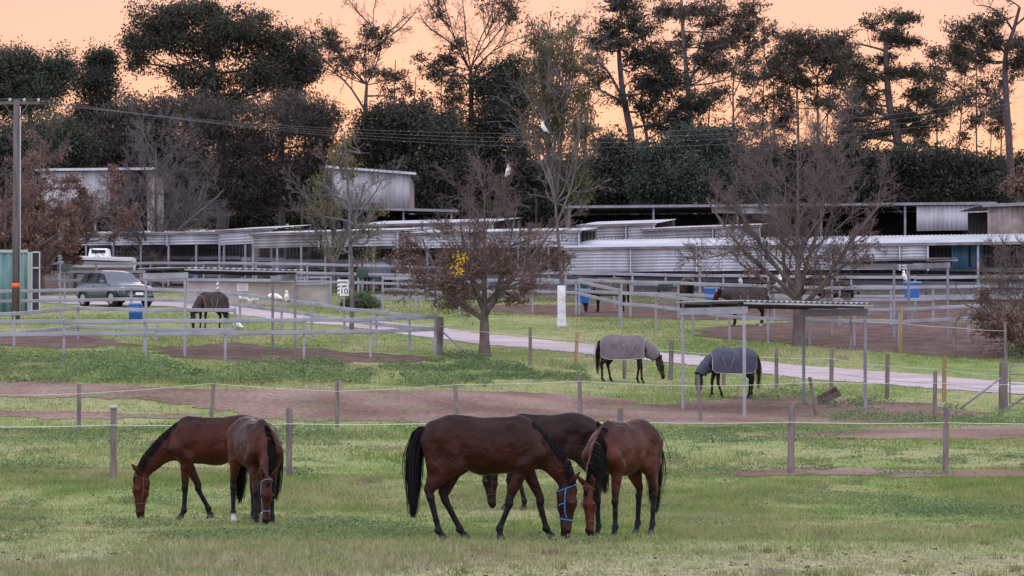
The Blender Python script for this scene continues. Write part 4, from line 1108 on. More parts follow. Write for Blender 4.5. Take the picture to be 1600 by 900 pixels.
lobed_tree('sapling_gum', 'thin airy gum sapling between pine and round-crowned gum', (1340, 264), [(1340, 330), (1338, 220), (1340, 130)], [(1338, 145, 20, 24, .5), (1325, 185, 24, 22, .4)], 'gum', .9, r0=.09, twigs=2, bare=2)
lobed_tree('sapling_gum', 'thin airy gum sapling between the two forked gums', (648, 262), [(648, 330), (646, 200), (650, 120)], [(645, 140, 20, 18, .35), (625, 165, 20, 18, .4), (660, 170, 18, 16, .4)], 'gum', .9, r0=.09, twigs=2, bare=3)
lobed_tree('evergreen_tree', 'dark spreading shrubby evergreen at right behind the white panel shed', (1460, 214), [(1460, 320), (1462, 260)], [(1415, 252, 54, 30), (1480, 255, 56, 30), (1532, 268, 40, 36), (1395, 288, 56, 32), (1470, 298, 80, 26), (1358, 262, 46, 34), (1325, 245, 34, 26), (1330, 295, 60, 28), (1545, 300, 40, 24)], 'dark', 1.35, gap=.28)
lobed_tree('evergreen_tree', 'dark evergreen behind the right bare oak', (1245, 222), [(1245, 320), (1245, 280)], [(1215, 270, 46, 40), (1270, 255, 46, 36), (1240, 300, 66, 28), (1190, 245, 30, 30, .6)], 'dark', 1.2, gap=.33)
lobed_tree('red_leaved_shrub', 'reddish brown shrub behind the right-edge shed', (1592, 205), [(1592, 320), (1592, 300)], [(1590, 298, 26, 20), (1612, 280, 26, 30)], 'dead', 1.0, gap=.36)

# a thin stand of young gums filling the gaps against the sky
fx = [472, 618, 690, 838, 915, 1035, 1108, 1190, 1245, 1330, 1438, 1500, 1562]
OR_ = ['first', 'second', 'third', 'fourth', 'fifth', 'sixth', 'seventh', 'eighth', 'ninth', 'tenth', 'eleventh', 'twelfth', 'thirteenth']
for k, x in enumerate(fx):
    yt = rng.uniform(70, 130)
    lb = [(x + rng.normal(0, 20), yt + (215 - yt) * j / 5 + rng.normal(0, 8), rng.uniform(16, 32), rng.uniform(14, 24), rng.uniform(.35, .8)) for j in range(6)]
    lobed_tree('young_gum', f'{OR_[k]} from the left of the thin young gums against the sunset', (x, rng.uniform(255, 276)), [(x, 330), (x + rng.normal(0, 4), 220), (x + rng.normal(0, 8), yt)], lb, 'gum', .75, r0=.09, twigs=2, bare=2, group='thin stand of young gums')

# nearer gum with whitewashed foot
b = at(878, 511); Yg = b[1]
gumr = lobed_tree('gum_tree', 'olive-leaved gum with white painted trunk foot by the road', (878, Yg), [(878, 470), (877, 420), (872, 370), (868, 318)],
           [(906, 235, 22, 44), (918, 200, 16, 36), (868, 52, 40, 28), (846, 95, 32, 34), (898, 100, 32, 40), (880, 160, 40, 28), (918, 160, 18, 30), (835, 60, 22, 26, .6), (862, 195, 28, 24, .7), (900, 40, 26, 24, .7), (850, 150, 24, 30, .7), (915, 290, 16, 30, .6), (835, 200, 18, 24, .4)], 'olive', .9,
           limbs=[[(868, 318), (858, 280), (842, 248), (834, 205), (833, 150), (836, 90)], [(868, 318), (876, 270), (878, 205), (888, 140), (895, 70)], [(872, 345), (890, 300), (900, 255), (905, 200)], [(858, 280), (866, 235), (868, 170), (872, 100)], [(878, 200), (862, 150), (850, 100)]],
           bark=M_GUM, r0=.125, twigs=2, per=22, size=.22, aspect=.28, droop=.6, sig=.2, group='trees near the road', bare=2)
wp = MB(); c = [b + np.array([0, 0, z]) for z in (.0, .1, .5, 1.0, 1.65)]; c = [p + np.array([-.006 * i, -.0, 0]) for i, p in enumerate(c)]
wp.tube(np.array(c), [.225, .185, .170, .165, .16], 14); wp.build('white_paint', mat('whitewash', (.62, .61, .66), .9, (.40, .38, .40), 2.5, .3, 20, thr=(.55, .75)), gumr, True)

# slender yellow-green tree before the left stables
b = at(549, 522)
lobed_tree('young_tree', 'slender yellow-green tree beside the speed limit sign', (549, b[1]), [(550, 480), (550, 430), (548, 380), (544, 300), (538, 205)],
           [(500, 300, 22, 26), (515, 270, 20, 20), (490, 330, 18, 18), (570, 370, 24, 14, .7), (520, 340, 18, 16, .7), (580, 330, 20, 12, .6), (530, 250, 16, 20, .6), (555, 270, 16, 20, .5), (565, 395, 22, 12, .6), (520, 380, 20, 12, .5), (545, 225, 12, 18, .4)], 'yellowgreen', .8, limbs=[[(546, 380), (575, 350), (595, 318)], [(545, 330), (520, 300), (495, 285)]],
           r0=.085, twigs=1, per=14, size=.15, aspect=.35, sig=.2, group='trees near the road', bark=M_TWIG)
# bare and half-bare deciduous trees
bare_tree('bare_tree', 'bare grey fine-twigged tree behind the silver car', at(243, 446), 8.3, 4.4, .20, M_TWIG, .14, 18, 9, 7, 5, .07, 56, 'dead', 5, .26, .10, lmin=.05)
bare_tree('oak_tree', 'half-bare brown-leaved oak beside the road, centre', at(757, 556), 6.3, 3.7, .185, M_TWIGR, .24, 17, 8, 6, 4, .034, 66, 'dead', 5, .74, .105, seed=4, lmin=.22, group='oaks by the road')
bare_tree('oak_tree', 'half-bare brown-leaved oak standing in the right dirt yard', at(1247, 541), 8.5, 4.5, .195, M_TWIGR, .20, 20, 8, 7, 5, .055, 60, 'dead', 6, .46, .11, seed=9, lmin=.15, group='oaks by the road')
bare_tree('brown_tree', 'brown-leaved tree at the left edge behind the power pole', at_d(62, 165), 8.2, 3.6, .22, M_TWIGR, .12, 14, 7, 6, 4, .05, 55, 'dead', 10, .95, .14, group='bare deciduous trees')
bare_tree('brown_tree', 'small brown-leaved tree between the boat and the left edge', at_d(8, 158), 6.0, 3.2, .18, M_TWIGR, .12, 12, 7, 5, 4, .05, 55, 'dead', 10, .95, .14, group='bare deciduous trees')
bare_tree('bare_shrub', 'tangled bare brown shrub at the right edge by the dirt yard', at(1600, 556), 3.6, 2.7, .12, M_TWIGR, .06, 20, 8, 6, 4, .02, 62, 'dead', 3, .8, .09, group='bare deciduous trees')
bare_tree('bare_tree', 'thin bare tree beside the slender yellow-green tree', at_d(520, 168), 7.0, 2.4, .14, M_TWIG, .2, 10, 7, 5, 4, .09, 40)
# yellow foliage low in the central oak
c = pt(719, 412, at(757, 556)[1] - 2.2)
yt = thing('yellow_leaf_spray', 'bright yellow leaf spray hanging in the central oak', 'leaves', c)
lo = np.array([pt(x, y, c[1]) for x, y in ((718, 398), (716, 412), (719, 424), (711, 418), (726, 405), (720, 427), (718, 402), (717, 420))])
crown(yt, np.repeat(lo, 2, 0), LEAF['yellow'], .085, .65, np.full(16, .5), 8, .10, .25, 'leaf_mass')['kind'] = 'stuff'
wy = Wood(); wy.add(spline([lo[2], lo[1], lo[0], lo[0] + [.5, -.3, .5]], 8)[None], np.linspace(.006, .015, 8)[None], 4); wy.build(yt, M_TWIGR, 'twig')

# low garden plants by the road
def tuft(name, label, base, w, h, leaf, n, size, asp, cat):
    r = thing(name, label, cat, base)
    q = rng.normal(size=(n, 3)); q /= np.linalg.norm(q, axis=1, keepdims=True); q *= rng.random((n, 1)) ** .4; q[:, 2] = abs(q[:, 2])
    C = base + q * np.array([w, w * .8, h]); crown(r, C, LEAF[leaf], size, asp, np.clip(q[:, 2] + rng.normal(0, .2, n), 0, 1), 12, .12, 0)
    ww = Wood(); P = np.stack([np.linspace(0, 1, 4)[:, None] * (C[k] - base) * [.8, .8, .9] + base for k in range(0, min(n, 60))]); ww.add(P, np.full((len(P), 4), .010), 3); ww.build(r, M_TWIG, 'stem')
    return r
LEAF['strap'] = leafmat('strap_leaves', (.055, .085, .050), (.125, .165, .090), .25)
tuft('strap_leaf_plant', 'clump of arching green strap leaves below the speed limit sign', at(563, 482), .80, .62, 'strap', 260, .38, .10, 'plant')
tuft('round_bush', 'small round purplish bush on the grass left of the central oak', at(716, 483), .42, .62, 'dead', 170, .09, .5, 'bush')
# far belt of evergreens closing the view behind the sheds
def copy_tree(o, loc, rz, s, label):
    c = o.copy(); COL.objects.link(c); c.location = loc; c.rotation_euler = (0, 0, rz); c.scale = s; c['label'] = label
    for ch in o.children:
        k = ch.copy(); COL.objects.link(k); k.parent = c
    return c
ORD = ['first', 'second', 'third', 'fourth', 'fifth', 'sixth', 'seventh', 'eighth', 'ninth', 'tenth', 'eleventh', 'twelfth', 'thirteenth', 'fourteenth', 'fifteenth', 'sixteenth', 'seventeenth']
bx = [-40, 70, 170, 285, 385, 480, 590, 690, 790, 880, 985, 1085, 1190, 1290, 1395, 1500, 1610]
lab = lambda i: f'{ORD[i]} evergreen from the left in the far dark belt'
protos = [lobed_tree('belt_evergreen', lab(i), (bx[i], 285), [(bx[i], 330), (bx[i], 260)], [(bx[i] + dx, yy, rx, ry) for dx, yy, rx, ry in ((-34, 285, 42, 46), (30, 280, 46, 50), (0, 252, 44, 32), (-50, 325, 40, 36), (46, 325, 44, 36), (0, 325, 50, 36))], 'dark', 1.15, gap=.24, twigs=0, group='far evergreen belt', size=.30) for i in (0, 1)]
for i in range(2, len(bx)):
    Yb = 278 + rng.uniform(0, 14); s = rng.uniform(.9, 1.12)
    copy_tree(protos[i % 2], at_d(bx[i], Yb), rng.uniform(0, 6.28), (s, s, s * rng.uniform(.72, .98)), lab(i))
# ------------------------------------------------------- fences and buildings
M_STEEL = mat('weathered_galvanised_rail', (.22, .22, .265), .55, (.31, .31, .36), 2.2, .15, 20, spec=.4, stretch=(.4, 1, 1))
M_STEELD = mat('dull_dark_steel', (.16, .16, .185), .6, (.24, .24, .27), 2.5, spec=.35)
M_IRON = mat('galvanised_iron', (.235, .225, .245), .55, (.37, .365, .40), 1.0, spec=.4, stretch=(1.5, 1, .35), detail=8)
M_IRONW = mat('white_painted_iron', (.34, .345, .40), .55, (.50, .51, .585), .9, spec=.4, stretch=(1.6, 1, .35), detail=8)
M_IRONR = mat('rusty_brown_iron', (.16, .125, .12), .7, (.30, .26, .265), 1.5, spec=.2)
M_ROOF = mat('pale_roof_iron', (.30, .325, .40), .45, (.43, .46, .54), .6, spec=.45, detail=8)
M_WOOD = mat('grey_weathered_wood', (.115, .092, .090), .9, (.225, .190, .190), 5, .8, 30, spec=.1, stretch=(2, 2, .3))
M_WOODY = mat('treated_yellow_wood', (.24, .17, .085), .9, (.32, .24, .14), 5, .8, 30, spec=.1, stretch=(2, 2, .3))
M_TAPE = mat('white_electric_tape', (.50, .54, .48), .6)
M_DARK = mat('shade_painted_timber', (.035, .030, .034), .9, (.055, .048, .052), 3)  # shade under roofs and inside openings is put into this colour
M_CREAM = mat('cream_concrete', (.40, .36, .34), .9, (.29, .255, .245), 1.2, .3, 15, spec=.1, detail=8)
M_BLUEP = mat('blue_plastic', (.020, .105, .36), .4, (.03, .14, .45), 4, spec=.4)
M_BLUEW = mat('pale_blue_rim', (.22, .36, .56), .4)
M_GREENP = mat('dark_green_rubber', (.055, .085, .085), .7, (.075, .11, .11), 4)
M_BLK = mat('black_paint', (.015, .015, .017), .6)
M_WHT = mat('white_paint', (.74, .74, .76), .5)

_post_cache = {}
def round_post(h, r, key):
    """a weathered split post: slightly faceted, chamfered top"""
    k = (round(h, 2), round(r, 3), key)
    if k not in _post_cache:
        n = 9; a = np.arange(n) * 2 * PI / n; rows = []
        for z, f in ((-.15, 1.06), (.1, 1.02), (h * .4, 1), (h * .8, .96), (h - .015, .95), (h, .86)):
            rr = r * f * (1 + rng.normal(0, .045, n)); rows.append(np.stack([rr * np.cos(a), rr * np.sin(a), np.full(n, z) + (rng.normal(0, .012, n) if z == h else 0)], 1))
        V = np.concatenate(rows); ii = (np.arange(5)[:, None] * n + np.arange(n)[None]); j = np.arange(n)
        F = np.stack([ii.ravel(), (np.arange(5)[:, None] * n + (j + 1) % n).ravel(), (np.arange(5)[:, None] * n + (j + 1) % n + n).ravel(), (ii + n).ravel()], 1)
        me = bpy.data.meshes.new('post'); me.from_pydata(V.tolist(), [], F.tolist() + [list(range(5 * n, 6 * n))]); me.update()
        _post_cache[k] = me
    return _post_cache[k]

def wire_fence(label, posts, wires, group=None, name='wire_fence', braces=()):
    """posts: (px, base py, height, radius, material, lean deg); wires: list of (height, radius, material, px range ends)"""
    P = [at(p[0], p[1]) for p in posts]
    root = thing(name, label, 'fence', P[len(P) // 2], group); rl = rootloc(root)
    for p, q in zip(posts, P):
        me = round_post(p[2], p[3], p[0] % 3)
        o = bpy.data.objects.new('post', me); COL.objects.link(o); o.parent = root; o.location = q - rl
        o.rotation_euler = (R(rng.normal(0, 1)), R(p[5] if len(p) > 5 else rng.normal(0, 1.2)), rng.uniform(0, 6))
        if len(p) > 5: o.rotation_euler = (0, R(p[5]), 0)
        o.data = me.copy(); o.data.materials.clear(); o.data.materials.append(p[4] if len(p) > 4 else M_WOOD)
    for hgt, r, m, ends in wires:
        pts = []
        L = [e for e in ends[:1]] + [q for q in P] + [e for e in ends[1:]]
        for a, b in zip(L[:-1], L[1:]):
            a = np.array(a) + [0, -.06, hgt]; b = np.array(b) + [0, -.06, hgt]
            for t in np.linspace(0, 1, 6)[:-1]: pts.append(a * (1 - t) + b * t - np.array([0, 0, .022 * 4 * t * (1 - t)]))
        pts.append(np.array(L[-1]) + [0, -.06, hgt])
        mb = MB(); mb.tube(np.array(pts), r, 5); mb.build('wire', m, root, True)
    for a, b, r, m in braces:
        mb = MB(); mb.tube(np.array([a, b]), r, 7); mb.build('brace', m, root, True)
    return root

near = 1.22
wire_fence('nearest wooden post fence with a single white tape, behind the grazing horses',
           [(-110, 750, 1.25, .06), (177, 747, 1.27, .062, M_WOOD, 0), (452, 744, 1.24, .058, M_WOOD), (716, 742, 1.24, .06), (971, 741, 1.22, .06), (1235, 740, 1.26, .062), (1477, 741, 1.26, .058), (1740, 742, 1.25, .06)],
           [(.96, .0085, M_TAPE, ())], 'paddock fences')
# the leftmost near post wears a rounded cap
q = at(177, 747); cp_ = thing('post_cap', 'pale rounded cap on top of the near left fence post', 'cap', q + [0, 0, 1.255]); mb = MB(); mb.tube(np.array([q + [0, 0, 1.256], q + [0, 0, 1.275], q + [0, 0, 1.31], q + [0, 0, 1.325]]), [.08, .10, .09, .04], 12); mb.build('cap', mat('grey_plastic', (.36, .34, .37), .6), cp_, True)
wire_fence('second wooden post fence with white tape along the dirt track',
           [(-60, 676, 1.2, .055), (123, 674, 1.2, .055), (330, 655, 1.0, .05, M_WOOD), (527, 668, 1.2, .055), (716, 656, 1.0, .055, M_WOOD, -6), (906, 650, 1.1, .058), (1095, 658, 1.25, .055, M_WOOD, -4), (1275, 650, 1.1, .055, M_WOOD, -9), (1460, 652, 1.3, .06, M_WOOD), (1700, 655, 1.2, .06)],
           [(.95, .0075, M_TAPE, ())], 'paddock fences')
A_, B_ = at(1567, 641), at(1650, 645)
wire_fence('roadside fence of wooden posts with sagging white wires and a stout gate strainer',
           [(686, 553, 1.3, .135, M_WOOD), (828, 571, 1.3, .062, M_WOOD), (900, 576, 1.22, .062, M_WOODY), (976, 592, 1.25, .06, M_WOOD), (1048, 594, 1.28, .078, M_WOOD), (1131, 603, 1.3, .06, M_WOOD), (1213, 607, 1.28, .062, M_WOOD), (1299, 609, 1.3, .066, M_WOOD), (1386, 622, 1.34, .068, M_WOOD), (1475, 628, 1.36, .068, M_WOODY), (1567, 641, 1.4, .135, M_WOOD)],
           [(.98, .008, M_TAPE, ()), (.55, .006, M_STEELD, ())], 'paddock fences', 'wire_fence',
           [(A_ + [-.05, -.1, .95], at(1500, 640) + [0, 0, .03], .035, M_STEEL), (at(686, 553) + [.1, -.05, .8], at(731, 556) + [0, 0, .03], .03, M_STEEL)])
wire_fence('short upper fence of wooden posts edging the right dirt yard', [(1330, 548, 1.35, .05, M_WOOD), (1407, 553, 1.68, .062, M_WOODY), (1490, 560, 1.3, .062, M_WOOD), (1572, 566, 1.4, .062, M_WOOD)], [(1.1, .008, M_TAPE, ())], 'paddock fences')
# tube gate at the right edge
gA, gB = at(1578, 642), at(1690, 648)
gt = thing('farm_gate', 'dark tube farm gate at the right edge beside the stout post', 'gate', gA)
mb = MB(); H0, H1 = .22, 1.32
mb.tube(np.array([gA + [0, 0, H0], gA + [0, 0, H1 - .12], gA + [.035, 0, H1 - .035], gA + [.12, 0, H1], gB + [0, 0, H1], gB + [0, 0, H0], gA + [0, 0, H0]]), .022, 8); mb.build('gate_frame', M_STEELD, gt, True)
for z in (.5, .78, 1.06):
    mb = MB(); mb.tube(np.array([gA + [0, 0, z], gB + [0, 0, z]]), .017, 7); mb.build('rail', M_STEELD, gt, True)
pr = thing('timber_prop', 'leaning timber prop on the grass before the gate', 'prop', at(1552, 655)); mb = MB(); mb.tube(np.array([at(1552, 655) + [0, 0, .03], at(1640, 640) + [0, 0, .85]]), .035, 7); mb.build('pole', M_WOOD, pr, True)

def rail_fence(label, posts, rails, group='steel rail yards', w=.05, hgt=.135, post_w=.085, tall={}, material=None, name='rail_fence'):
    P = [at(x, y) for x, y in posts]
    root = thing(name, label, 'fence', P[len(P) // 2], group)
    top = max(rails) + .09
    for i, p in enumerate(P):
        mb = MB(); t = tall.get(i, top); mb.box(p + [0, 0, t / 2 - .05], (post_w, post_w, t + .1)); mb.build('post', material or M_STEEL, root, bevel=.012)
    for a, b in zip(P[:-1], P[1:]):
        for z in rails:
            mb = MB(); dz = rng.normal(0, .008); mb.bar(a + [0, -post_w / 2 - w / 2 - .003, z + dz], b + [0, -post_w / 2 - w / 2 - .003, z + rng.normal(0, .008)], w, hgt); mb.build('rail', material or M_STEEL, root, bevel=.02)
    return root
rail_fence('front rails of the left steel yard above the weeds', [(-70, 567), (100, 565), (226, 565), (352, 563), (475, 561), (579, 559), (680, 554)], [.90, 1.32])
rail_fence('inner rail line of the left steel yard before the blue drum', [(-70, 545), (22, 541), (122, 530), (245, 534), (367, 534)], [.45, 1.16])
rail_fence('back rails of the left steel yard running down to the roadside post', [(-60, 506), (94, 503), (205, 500), (310, 504), (375, 511), (440, 520), (487, 528), (538, 537), (588, 543), (640, 549), (683, 552)], [.85, 1.27])
rail_fence('rails below the left stables beside the strap-leaved plant', [(598, 487), (650, 487), (718, 496), (762, 491), (832, 489), (900, 492), (968, 511)], [.95, 1.45])
rail_fence('front rails of the right yards sloping down past the bare oak', [(971, 512), (1025, 516), (1083, 525), (1140, 533), (1200, 537), (1265, 539), (1335, 541), (1405, 542), (1513, 536), (1545, 534)], [.93, 1.37], tall={0: 1.78})
rail_fence('second rails of the right yards behind the feed bins', [(905, 492), (985, 496), (1060, 498), (1120, 501), (1210, 504), (1312, 508), (1392, 508), (1458, 506), (1530, 504), (1640, 505)], [1.02, 1.5])
rail_fence('third rails of the right yards under the stable edge', [(800, 480), (880, 481), (960, 482), (1040, 484), (1130, 485), (1230, 487), (1330, 488), (1430, 488), (1530, 487), (1640, 487)], [.7, 1.12, 1.54])
rail_fence('rails in front of the left stables behind the concrete ramp', [(60, 458), (150, 457), (235, 457), (318, 457), (400, 458), (480, 459), (560, 461), (640, 463), (720, 466)], [.6, 1.02, 1.44])
rail_fence('far rails inside the left stables', [(300, 447), (380, 447), (460, 448), (540, 449), (620, 450), (700, 451)], [.55, 1.0, 1.45], material=M_STEELD)
lg = thing('steel_beam', 'low grey beam lying on short posts on the grass', 'beam', at(640, 485)); mb = MB()
for x in (592, 632, 683):
    p = at(x, 480 if x < 680 else 482); mb.box(p + [0, 0, .25], (.1, .1, .55))
mb.build('post', M_STEEL, lg); mb = MB(); mb.bar(at(588, 480) + [0, -.1, .42], at(686, 482) + [0, -.1, .42], .08, .2); mb.build('beam', M_STEEL, lg, bevel=.02)

# ------------------------------------------------------------------ shelters
def corrugated(a, b, down, pitch, amp, along, normal):
    """sheet from edge a-b hanging by vector down; ribs run along the edge ('h') or down ('v')"""
    a, b, down, normal = [np.array(v, float) for v in (a, b, down, normal)]
    L = np.linalg.norm(b - a); Hh = np.linalg.norm(down); normal /= np.linalg.norm(normal)
    if along == 'h': nu, nv = 2, max(4, int(Hh / pitch * 6))
    else: nu, nv = max(4, int(L / pitch * 6)), 2
    u = np.linspace(0, 1, nu); v = np.linspace(0, 1, nv)
    U, Vv = np.meshgrid(u, v, indexing='ij')
    ph = (Vv * Hh if along == 'h' else U * L) / pitch * 2 * PI
    G = a + U[..., None] * (b - a) + Vv[..., None] * down + (amp * np.sin(ph))[..., None] * normal
    ii = (np.arange(nu - 1)[:, None] * nv + np.arange(nv - 1)[None]).ravel()
    return G.reshape(-1, 3), np.stack([ii, ii + nv, ii + nv + 1, ii + 1], 1)
def sheet(name, parent, m, a, b, down, pitch=.15, amp=.042, along='h', normal=(0, -1, 0), thick=.004):
    V, F = corrugated(a, b, down, pitch, amp, along, normal)
    o = put(name, mesh_np(name, V - rootloc(parent), F, True), m, parent)
    o.modifiers.new('thick', 'SOLIDIFY').thickness = thick
    return o

def shelter(label, A, B, C, D, H, drop=.25):
    """open steel paddock shelter on four posts, corners on the ground"""
    A, B, C, D = [np.array(p, float) for p in (A, B, C, D)]
    root = thing('paddock_shelter', label, 'shelter', (A + B + C + D) / 4, 'open paddock shelters')
    zt = max(A[2], B[2], C[2], D[2]) + H
    T = {k: np.array([p[0], p[1], zt - (drop if k in 'CD' else 0) * 0]) for k, p in zip('ABCD', (A, B, C, D))}
    for p, k in ((A, 'A'), (B, 'B'), (C, 'C'), (D, 'D')):
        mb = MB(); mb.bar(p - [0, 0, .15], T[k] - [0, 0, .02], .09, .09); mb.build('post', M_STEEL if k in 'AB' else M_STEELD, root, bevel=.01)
    for a, b in (('A', 'B'), ('D', 'C')):
        mb = MB(); e = (T[b] - T[a]) / np.linalg.norm(T[b] - T[a]) * .14
        mb.bar(T[a] - e - [0, .06, .13], T[b] + e - [0, .06, .13], .05, .20); mb.build('beam', M_STEEL, root, bevel=.01)
    e1 = (B - A); e1[2] = 0; e1 /= np.linalg.norm(e1); e2 = (C - B); e2[2] = 0; e2 /= np.linalg.norm(e2)
    for t in (.06, .5, .94):
        mb = MB(); a = T['A'] * (1 - t) + T['B'] * t; b = T['D'] * (1 - t) + T['C'] * t
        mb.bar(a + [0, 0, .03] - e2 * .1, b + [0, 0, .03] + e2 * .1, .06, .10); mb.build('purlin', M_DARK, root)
    a = T['B'] + e1 * .2 - e2 * .2 + [0, 0, .13]; b = T['C'] + e1 * .2 + e2 * .2 + [0, 0, .13]
    back = T['A'] - T['B'] - e1 * .4
    sheet('roof_sheet', root, M_IRON, a, b, back, .26, .028, 'v', (0, 0, 1), .006)
    mb = MB(); mb.bar(a - [0, 0, .07] + e1 * .01, b - [0, 0, .07] + e1 * .01, .02, .05); mb.build('fascia', M_IRON, root)
    return root
shelter('open steel shelter over the navy-rugged horse by the road', at(1067, 640), at(1163, 651), at(1352, 641), at(1256, 634), 2.86)
shelter('open steel shelter in the left rail yard before the concrete ramp', at(228, 553), at(289, 557), at(461, 552), at(426, 546), 2.62)
shelter('open steel shelter over the blue bin with a cockatoo in the right yards', at(1300, 524), at(1397, 527), at(1481, 530), at(1420, 522), 2.72)

# ------------------------------------------------------------------- stables
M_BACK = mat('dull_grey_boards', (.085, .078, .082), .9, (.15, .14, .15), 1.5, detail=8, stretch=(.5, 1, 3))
def stable(label, l, r, dl, dr, eave, valance, ridge, base_y, sheets, open_bays=(), mroof=M_ROOF, depth=5.0, postn=None, vmat=None, name='stable', grp='low iron-roofed stables', back=True, rise=None):
    """l, r: end columns in the picture at distances dl, dr; eave/valance/ridge: picture rows (left, right)"""
    eL, eR = pt(l, eave[0], dl), pt(r, eave[1], dr); vL, vR = pt(l, valance[0], dl), pt(r, valance[1], dr)
    mid = (eL + eR) / 2; g = np.array([mid[0], mid[1], float(ground(mid[0], mid[1]))])
    root = thing(name, label, 'stable', g, grp)
    ax = (eR - eL); ax[2] = 0; ax /= np.linalg.norm(ax); nb = np.array([-ax[1], ax[0], 0]);
    if nb[1] < 0: nb = -nb
    # roof pitched towards us
    rs = rise if rise is not None else ((eave[0] - ridge[0]) / FPX * dl + depth * ((560 - eave[0]) / FPX))
    a = eL - ax * .15 - nb * .25 + [0, 0, .05]; b = eR + ax * .15 - nb * .25 + [0, 0, .05]
    up = nb * (depth + .25) + np.array([0, 0, rs])
    n_b = len(sheets)
    o = sheet('roof_sheet', root, mroof, a, b, up, .19, .018, 'v', (0, 0, 1), .006)
    mb = MB(); mb.bar(eL - nb * .20 - ax * .15 + [0, 0, -.0], eR - nb * .20 + ax * .15, .03, .13); mb.build('gutter', M_IRONR, root)
    L = np.linalg.norm(eR - eL); k = postn or max(2, int(L / 3.2)); ts = np.linspace(0, 1, k + 1)
    for i, t in enumerate(ts):
        p = eL * (1 - t) + eR * t; gz = float(ground(p[0], p[1]))
        mb = MB(); mb.bar([p[0], p[1], gz - .1], [p[0], p[1], p[2] - .02], .10, .10); mb.build('post', M_STEEL, root)
        q = p + nb * depth; gz = float(ground(q[0], q[1]))
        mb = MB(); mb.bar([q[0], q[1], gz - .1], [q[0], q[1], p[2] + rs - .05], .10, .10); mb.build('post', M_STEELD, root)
    for s0, s1, m in sheets:
        a = eL * (1 - s0) + eR * s0; b = eL * (1 - s1) + eR * s1; va = vL * (1 - s0) + vR * s0
        sheet('wall_sheet', root, m, a - nb * .06 - [0, 0, .07] + ax * .04, b - nb * .06 - [0, 0, .07] - ax * .04, np.array([0, 0, va[2] - a[2] + .07]))
        mb = MB(); mb.bar(b - nb * .10, [b[0] - nb[0] * .10, b[1] - nb[1] * .10, va[2] - .05], .07, .09); mb.build('trim', M_IRONW, root)
    if back:
        a = eL + nb * depth + [0, 0, rs - .1]; b = eR + nb * depth + [0, 0, rs - .1]
        gz = min(float(ground(a[0], a[1])), float(ground(b[0], b[1])))
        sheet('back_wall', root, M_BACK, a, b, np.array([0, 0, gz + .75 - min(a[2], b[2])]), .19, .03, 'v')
    # cross rails between the stalls
    for z in (.40, .75, 1.10, 1.45):
        mb = MB(); p, q = eL + nb * depth * .55, eR + nb * depth * .55
        mb.bar([p[0], p[1], float(ground(p[0], p[1])) + z], [q[0], q[1], float(ground(q[0], q[1])) + z], .05, .20); mb.build('stall_rail', M_STEEL, root)
    for t in ts:
        p = eL * (1 - t) + eR * t
        for z in (.6, 1.1):
            q = p + nb * depth; mb = MB(); mb.bar([p[0], p[1], float(ground(p[0], p[1])) + z], [q[0], q[1], float(ground(q[0], q[1])) + z], .05, .11); mb.build('stall_rail', M_STEELD, root)
    return root
LONG = stable('long white-roofed stable with ribbed iron front on the right', 884, 1640, 167, 160, (389, 379), (425, 420), (376, 368), 470,
       [(0, .14, M_IRONW), (.14, .28, M_IRONW), (.28, .42, M_IRONW), (.42, .56, M_IRONW), (.56, .70, M_IRONW), (.70, .757, M_IRONW), (.965, 1, M_IRONW)])
stable('short ribbed iron stable with two tones behind the long right stable', 905, 1022, 179, 178, (354, 350), (375, 375), (348, 344), 440, [(0, .63, M_IRON), (.64, 1, M_IRONW)], postn=3)
stable('middle ribbed iron stable behind the long right stable', 1005, 1187, 176, 175, (360, 353), (381, 380), (357, 348), 440, [(0, .60, M_IRON), (.61, 1, M_IRONW)], postn=4)
stable('ribbed iron stable with open front beside the left bare tree', 343, 424, 176, 175, (362, 358), (383, 382), (357, 352), 440, [(0, 1, M_IRONW)], postn=2)
stable('ribbed iron stable with grey and white fronts, left centre', 396, 622, 171, 169, (367, 361), (388, 385), (363, 355), 445, [(0, .46, M_IRON), (.475, 1, M_IRONW)], postn=6)
stable('ribbed iron stable behind the slender yellow-green tree', 560, 770, 180, 178, (353, 348), (374, 372), (347, 341), 440, [(0, .42, M_IRONR), (.43, 1, M_IRONW)], postn=5)
stable('ribbed iron stable behind the central oak', 574, 905, 170, 168, (367, 362), (389, 387), (362, 356), 445, [(0, .5, M_IRONW), (.51, 1, M_IRONW)], postn=7)
stable('low ribbed iron stable behind the boat and bare tree', 92, 350, 181, 179, (368, 364), (384, 382), (364, 360), 440, [(0, .33, M_IRONW), (.34, .66, M_IRONW), (.67, 1, M_IRONW)], postn=6)

